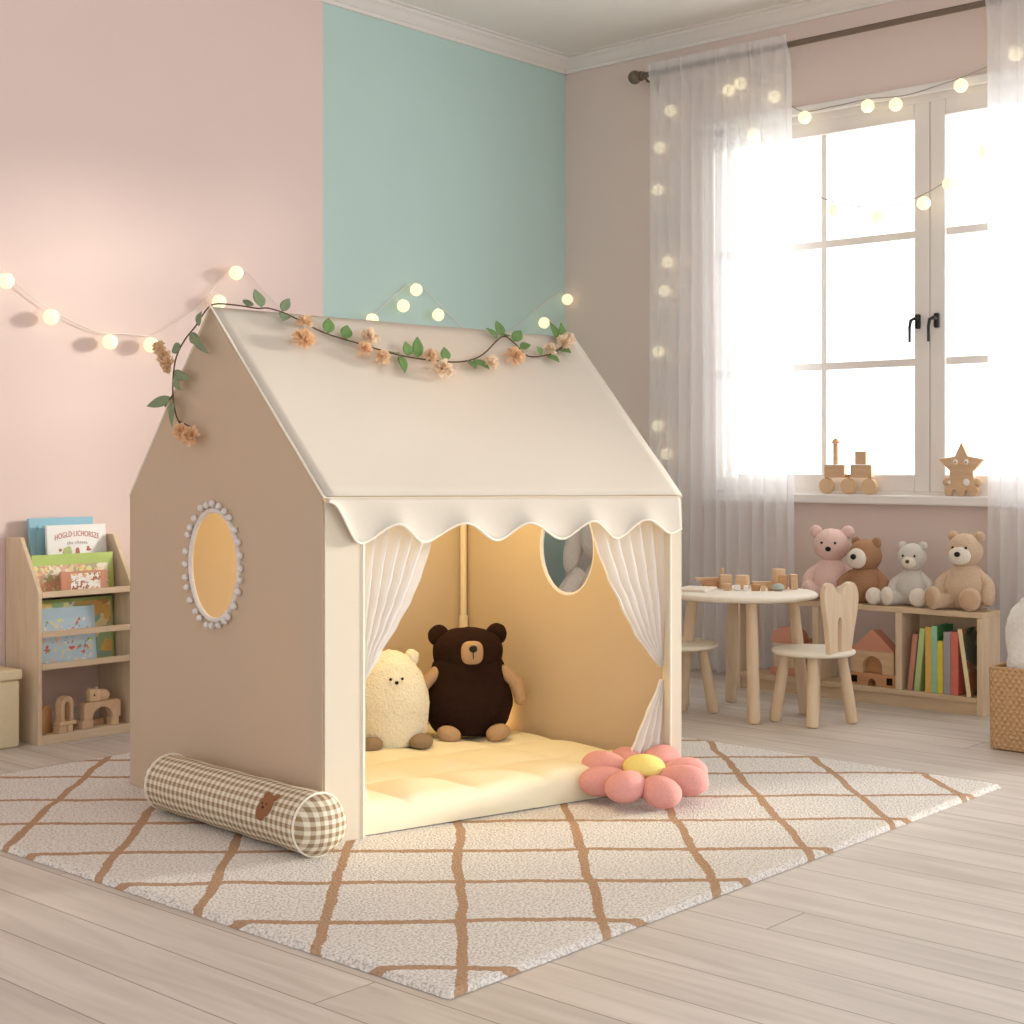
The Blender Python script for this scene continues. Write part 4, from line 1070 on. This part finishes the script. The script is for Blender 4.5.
o = th_.build('fluffy_throw', M['fluffy'], None, loc=(-.72, -2.622, .262)); tag(o, 'fluffy white throw bundled up in the woven basket', 'blanket')

# ------------------------------------------------------------------ front-facing bookcase by the pink wall
KX0, KX1 = -2.832, -2.490
bc = thing('book_display_rack', 'narrow pale wood book display rack against the pink wall', 'bookcase', ((KX0 + KX1) / 2, -.09, 0))
kx, ky = bc.location.x, bc.location.y
sidep = [(-.200, 0), (-.004, 0), (-.004, .65), (-.092, .652), (-.200, .485)]
for x in (KX0, KX1):
    a, b = (x, x + .014)
    MB().prism([(p - ky, z) for p, z in sidep], 'x', a - kx, b - kx, .001).build('side_panel', M['birch'], bc, False)
KI0, KI1 = KX0 + .0145, KX1 - .0005
def kb(lo, hi, nm, mat='birch_x'): return MB().box((lo[0] - kx, lo[1] - ky, lo[2]), (hi[0] - kx, hi[1] - ky, hi[2]), .0015).build(nm, M[mat], bc, False)
kb((KI0, -.200, .0), (KI1, -.006, .028), 'bottom_shelf')
for z in (.464, .338, .236): kb((KI0, -.200, z), (KI1, -.186, z + .019), 'front_rail')
kb((KI0, -.185, .232), (KI1, -.006, .240), 'book_ledge'); kb((KI0, -.185, .464), (KI1, -.006, .470), 'book_ledge')
def face_book(label, x0, x1, z0, h, ybot, lean, col, pic=None, th=.012, pic_rect=None):
    """book standing face out, leaning back"""
    m_ = plain('cover_' + label[:14].replace(' ', '_'), col, .45, .05, 20)
    root = thing('picture_book', label, 'book', ((x0 + x1) / 2 - .018, ybot - .028, z0 + .0005), 0, 'picture books in the display rack')
    root.rotation_euler = (-lean, 0, 0)
    w = (x1 - x0) / 2
    MB().box((-w, 0, 0), (w, .0015, h), .0005).build('cover', m_, root, False)
    MB().box((-w + .003, .0016, .003), (w - .003, th - .0016, h - .003)).build('pages', M['paper'], root, False)
    MB().box((-w, th - .0015, 0), (w, th, h), .0005).build('cover', m_, root, False)
    MB().box((-w - .001, .0, 0), (-w, th, h)).build('spine', m_, root, False)
    if pic:
        q = pic_rect or (.06, .94, .06, .94)
        MB().box((-w + 2 * w * q[0], -.0006, h * q[2]), (-w + 2 * w * q[1], -.0001, h * q[3])).build('cover_picture', pic, root, False)
    return root
top0 = .4705
face_book('tall blue picture book rearmost in the top tier of the rack', -2.748, -2.512, top0, .240, -.030, .10, rgb(150, 196, 212), picture('blue_art', rgb(120, 172, 192), [rgb(52, 96, 118), rgb(160, 204, 216), rgb(90, 140, 160)], 9, .55), pic_rect=(.1, .34, .1, .9))
wb = face_book('white picture book with red arched title in the top tier', -2.706, -2.486, top0, .216, -.060, .08, rgb(248, 244, 238))
face_book('wide green picture book with a crowd of animals in the top tier', -2.790, -2.492, top0, .124, -.104, .08, rgb(186, 208, 116), picture('animal_crowd', rgb(230, 230, 180), [rgb(238, 212, 160), rgb(222, 168, 132), rgb(246, 236, 210), rgb(190, 180, 140), rgb(232, 184, 150), rgb(240, 228, 140)], 46, .62), pic_rect=(.02, .93, .03, .72))
face_book('small red and white picture book foremost in the top tier', -2.708, -2.540, top0, .068, -.136, .04, rgb(214, 150, 122), picture('cake_art', rgb(248, 244, 236), [rgb(214, 130, 104), rgb(244, 236, 224), rgb(230, 180, 100), rgb(170, 110, 84)], 50, .5), th=.010, pic_rect=(.2, .85, .05, .9))
face_book('yellow and green animal picture book rear in the lower tier', -2.790, -2.482, .2405, .206, -.090, .06, rgb(170, 196, 116), picture('lion_art', rgb(214, 224, 160), [rgb(242, 214, 110), rgb(240, 196, 120), rgb(172, 204, 146), rgb(246, 234, 180), rgb(222, 168, 110), rgb(166, 196, 176)], 26, .7), pic_rect=(.02, .97, .03, .95))
fb = face_book('light blue picture book with red flower front in the lower tier', -2.790, -2.566, .2405, .182, -.118, .10, rgb(190, 214, 226), picture('flower_art', rgb(196, 218, 230), [rgb(246, 242, 238), rgb(216, 110, 96), rgb(238, 200, 184), rgb(150, 176, 130), rgb(242, 230, 150)], 40, .44), pic_rect=(.1, .95, .04, .8))
def arch_text(txt, size, width, zc, rise, mat, parent, name):
    """title lettering laid on a cover along a shallow arc"""
    cu = bpy.data.curves.new('title', 'FONT'); cu.body = txt; cu.size = size; cu.align_x = 'CENTER'; cu.extrude = .0003; cu.space_character = 1.1
    ob = bpy.data.objects.new('title', cu); C.objects.link(ob)
    bpy.context.view_layer.update()
    me = bpy.data.meshes.new_from_object(ob.evaluated_get(bpy.context.evaluated_depsgraph_get()))
    bpy.data.objects.remove(ob)
    xs = [v.co.x for v in me.vertices]; k = width / (max(xs) - min(xs))
    for v in me.vertices:
        x, y, z = v.co.x * k, v.co.y, v.co.z
        v.co = (x, -.0005 - z, zc + y + rise * (1 - (2 * x / width) ** 2))
    me.materials.append(mat)
    o = bpy.data.objects.new(name, me); C.objects.link(o); o.parent = parent; return o
red_ink = plain('red_ink', rgb(196, 112, 98), .6, .05, 30)
grey_ink = plain('grey_ink', rgb(170, 164, 158), .6, .05, 30)
arch_text('HOGLD·LICHORSZE', .026, .165, .166, .012, red_ink, wb, 'title_lettering')
arch_text('the clttees', .015, .075, .151, .002, grey_ink, wb, 'subtitle_lettering')
rb = random.Random(2)
pic = MB()
for x, z, r in ((-.042, .132, .011), (-.032, .137, .009), (-.048, .126, .008), (-.028, .127, .008)): pic.ball((x, -.0004, z), (r, .0008, r), n=14, m=8)
pic.build('green_motif', plain('green_ink', rgb(190, 196, 130), .6, .1, 60), wb)
MB().prism([(-.008, .104), (-.007, .132), (-.004, .140), (.004, .140), (.007, .132), (.008, .104)], 'y', -.0008, -.0001).build('figure_motif', red_ink, wb, False)
MB().ball((-.064, -.0004, .134), (.006, .0008, .005), n=10).ball((.042, -.0004, .132), (.010, .0008, .004), n=10).ball((.040, -.0004, .138), (.005, .0008, .006), n=10).build('red_motif', red_ink, wb)
# wooden toys on the bottom shelf of the rack
KZ = .0285
def toy(name, label, mb, mat, loc, rz=0, group='wooden toys in the display rack'):
    o = mb.build(name, M[mat], None, False, (loc[0] - .018, loc[1] - .028, loc[2])); o.rotation_euler = (0, 0, rz); tag(o, label, 'toy block', group); return o
toy('half_round_block', 'half-round wooden block nearest the storage box in the rack bottom', MB().prism([(-.03, .0), (-.03, .06)] + [(-.03 * math.cos(PI * k / 10), .06 + .03 * math.sin(PI * k / 10)) for k in range(1, 10)] + [(.03, .06), (.03, 0)], 'y', -.018, .018, .001), 'beech_dark', (-2.770, -.120, KZ), .5)
toy('toy_block', 'small square wooden block under the tall arch in the rack', MB().box((-.017, -.014, 0), (.017, .014, .022), .0015), 'beech', (-2.723, -.152, KZ), .2)
toy('toy_block', 'narrow pale block beside the small square block in the rack', MB().box((-.010, -.012, 0), (.010, .012, .022), .0015), 'beech_pale', (-2.694, -.150, KZ), .2)
toy('toy_block', 'flat plank bridging the two small blocks in the rack', MB().box((-.033, -.016, 0), (.033, .016, .012), .0015), 'beech_pale', (-2.703, -.148, KZ + .0225), .15)
toy('arch_block', 'tall narrow wooden arch standing on the flat plank', MB().prism([(a, b) for a, b in [(-.026, 0), (-.026, .052)] + [(-.026 * math.cos(PI * k / 12), .052 + .028 * math.sin(PI * k / 12)) for k in range(1, 12)] + [(.026, .052), (.026, 0), (.013, 0), (.013, .05)] + [(.013 * math.cos(PI * k / 10), .05 + .013 * math.sin(PI * k / 10)) for k in range(1, 10)] + [(-.013, .05), (-.013, 0)]], 'y', -.014, .014, .001), 'beech', (-2.706, -.148, KZ + .035), .25)
toy('toy_block', 'square wooden block under one foot of the wide arch', MB().box((-.022, -.016, 0), (.022, .016, .026), .0015), 'beech', (-2.628, -.140, KZ), .2)
toy('toy_block', 'square wooden block under the wall-side foot of the wide arch', MB().box((-.014, -.016, 0), (.014, .016, .026), .0015), 'beech_pale', (-2.522, -.140, KZ), 0)
toy('arch_block', 'wide wooden bridge arch resting on two square blocks', MB().prism([(-.068, 0), (-.068, .05), (-.060, .056), (.060, .056), (.068, .05), (.068, 0), (.038, 0)] + [(.038 * math.cos(PI * k / 12), .038 * math.sin(PI * k / 12)) for k in range(1, 12)] + [(-.038, 0)], 'y', -.017, .017, .001), 'beech', (-2.570, -.140, KZ + .0265))
toy('toy_block', 'low plank block lying under the wide bridge arch', MB().box((-.03, -.012, 0), (.03, .012, .018), .0015), 'beech', (-2.570, -.105, KZ))
an = thing('toy_animal', 'little wooden animal lying on top of the wide bridge arch', 'toy animal', (-2.606, -.168, KZ + .083), 0, None)
MB().box((-.028, -.015, 0), (.012, .015, .040), .005, seg=3).build('head', M['beech_pale'], an)
MB().ball((.022, 0, .016), (.032, .014, .022), warp=lambda p: (p.x, p.y, max(p.z, -.7))).build('body', M['beech'], an)
for s in (-.022, .004): MB().prism([(s - .005, .038), (s, .048), (s + .005, .038)], 'y', -.006, .006).build('ear', M['beech_pale'], an, False)
MB().ball((-.012, -.0155, .022), (.003, .0015, .003), n=8, m=6).build('eye', M['black'], an)
# lidded fabric box
bx_ = thing('storage_box', 'cream linen storage box with lid at the photo edge beside the rack', 'box', (-2.985, -.115, 0))
MB().box((-.108, -.058, 0), (.108, .09, .212), .010, seg=3).build('body', M['box_cloth'], bx_)
MB().box((-.113, -.063, .2125), (.113, .095, .244), .006, seg=3).build('lid', M['box_cloth'], bx_)

# ------------------------------------------------------------------ pale plush bunny in the corner, seen through the tent's oval window
bn = thing('plush_bunny', 'big pale plush bunny sitting in the corner, seen through the tent window', 'soft toy', (-.235, -.44, 0), math.radians(-62)); bn.scale = (1.22, 1.22, 1.22)
MB().ball((0, 0, .20), (.13, .11, .215), n=32, m=22, warp=lambda p: (p.x * (1 - .2 * max(0, p.z)), p.y, p.z if p.z > -.8 else -.8 - (abs(p.z) - .8) * .4)).fuzz(.003, 40, 1).build('body', M['bunny_plush'], bn)
hd = MB().ball((0, -.01, .47), (.105, .095, .10), n=32).fuzz(.002, 40, 1).build('head', M['bunny_plush'], bn)
for s in (-1, 1): MB().ball((s * .125, -.02, .42), (.034, .028, .085), Matrix.Rotation(-s * .22, 3, 'Y'), n=20).build('ear', M['bunny_plush'], hd)
for s in (-1, 1): MB().ball((s * .035, -.10, .485), .008, n=10, m=8).build('eye', M['black'], hd)
MB().ball((0, -.108, .462), (.011, .006, .008), n=12).build('nose', M['beige_pad'], hd)
for s in (-1, 1): MB().tube(catmull([(s * .09, -.02, .34), (s * .145, -.05, .26), (s * .13, -.09, .17)], 5), [.032 + .008 * i / 10 for i in range(11)], 14).ball((s * .13, -.09, .17), .040).build('arm', M['bunny_plush'], bn)
for s in (-1, 1): MB().ball((s * .09, -.15, .06), (.055, .085, .058), n=20).build('foot', M['bunny_plush'], bn)

# ------------------------------------------------------------------ light, world, camera
w = bpy.data.worlds.new('World'); bpy.context.scene.world = w; w.use_nodes = True
nt = w.node_tree; bg = nt.nodes['Background']
tc = nt.nodes.new('ShaderNodeTexCoord'); sx = nt.nodes.new('ShaderNodeSeparateXYZ'); nt.links.new(tc.outputs['Generated'], sx.inputs[0])
mr = nt.nodes.new('ShaderNodeMapRange'); mr.inputs[1].default_value = -.25; mr.inputs[2].default_value = .35
nt.links.new(sx.outputs[0], mr.inputs[0])
mx = nt.nodes.new('ShaderNodeMix'); mx.data_type = 'RGBA'
mx.inputs[6].default_value = (.66, .69, .74, 1); mx.inputs[7].default_value = (2.3, 2.42, 2.52, 1)
nt.links.new(mr.outputs[0], mx.inputs[0]); nt.links.new(mx.outputs[2], bg.inputs[0]); bg.inputs[1].default_value = 1.0

def lamp(name, typ, loc, energy, col, **kw):
    l = bpy.data.lights.new(name, typ); l.energy = energy; l.color = col
    for k, v in kw.items(): setattr(l, k, v)
    o = bpy.data.objects.new(name, l); C.objects.link(o); o.location = loc; return o
sun = lamp('sun', 'SUN', (3, -3, 2), 2.5, (1, .96, .88), angle=math.radians(8))
sun.rotation_euler = V((-.86, .50, -.15)).to_track_quat('-Z', 'Y').to_euler()
lamp('tent_warm_fill', 'POINT', (-2.42, -1.50, .98), 5.4, (1, .81, .42), shadow_soft_size=.06)  # unseen fill added under the ridge to turn the tent interior golden
lamp('tent_fairy_light', 'POINT', (-1.975, -1.36, .13), .12, (1, .66, .25), shadow_soft_size=.015)

cam = bpy.data.cameras.new('camera'); co = bpy.data.objects.new('camera', cam); C.objects.link(co)
cam.sensor_width = 36; cam.lens = 1502 / 1024 * 36
cam.shift_y = -52 / 1024
co.location = (-5.36, -4.46, .9)
th = math.atan2(1343, 1502)
co.rotation_euler = (PI / 2, 0, th - PI / 2)
bpy.context.scene.camera = co
vs = bpy.context.scene.view_settings
vs.view_transform = 'Standard'; vs.look = 'None'; vs.gamma = 1; vs.use_curve_mapping = False
vs.exposure = 0.62
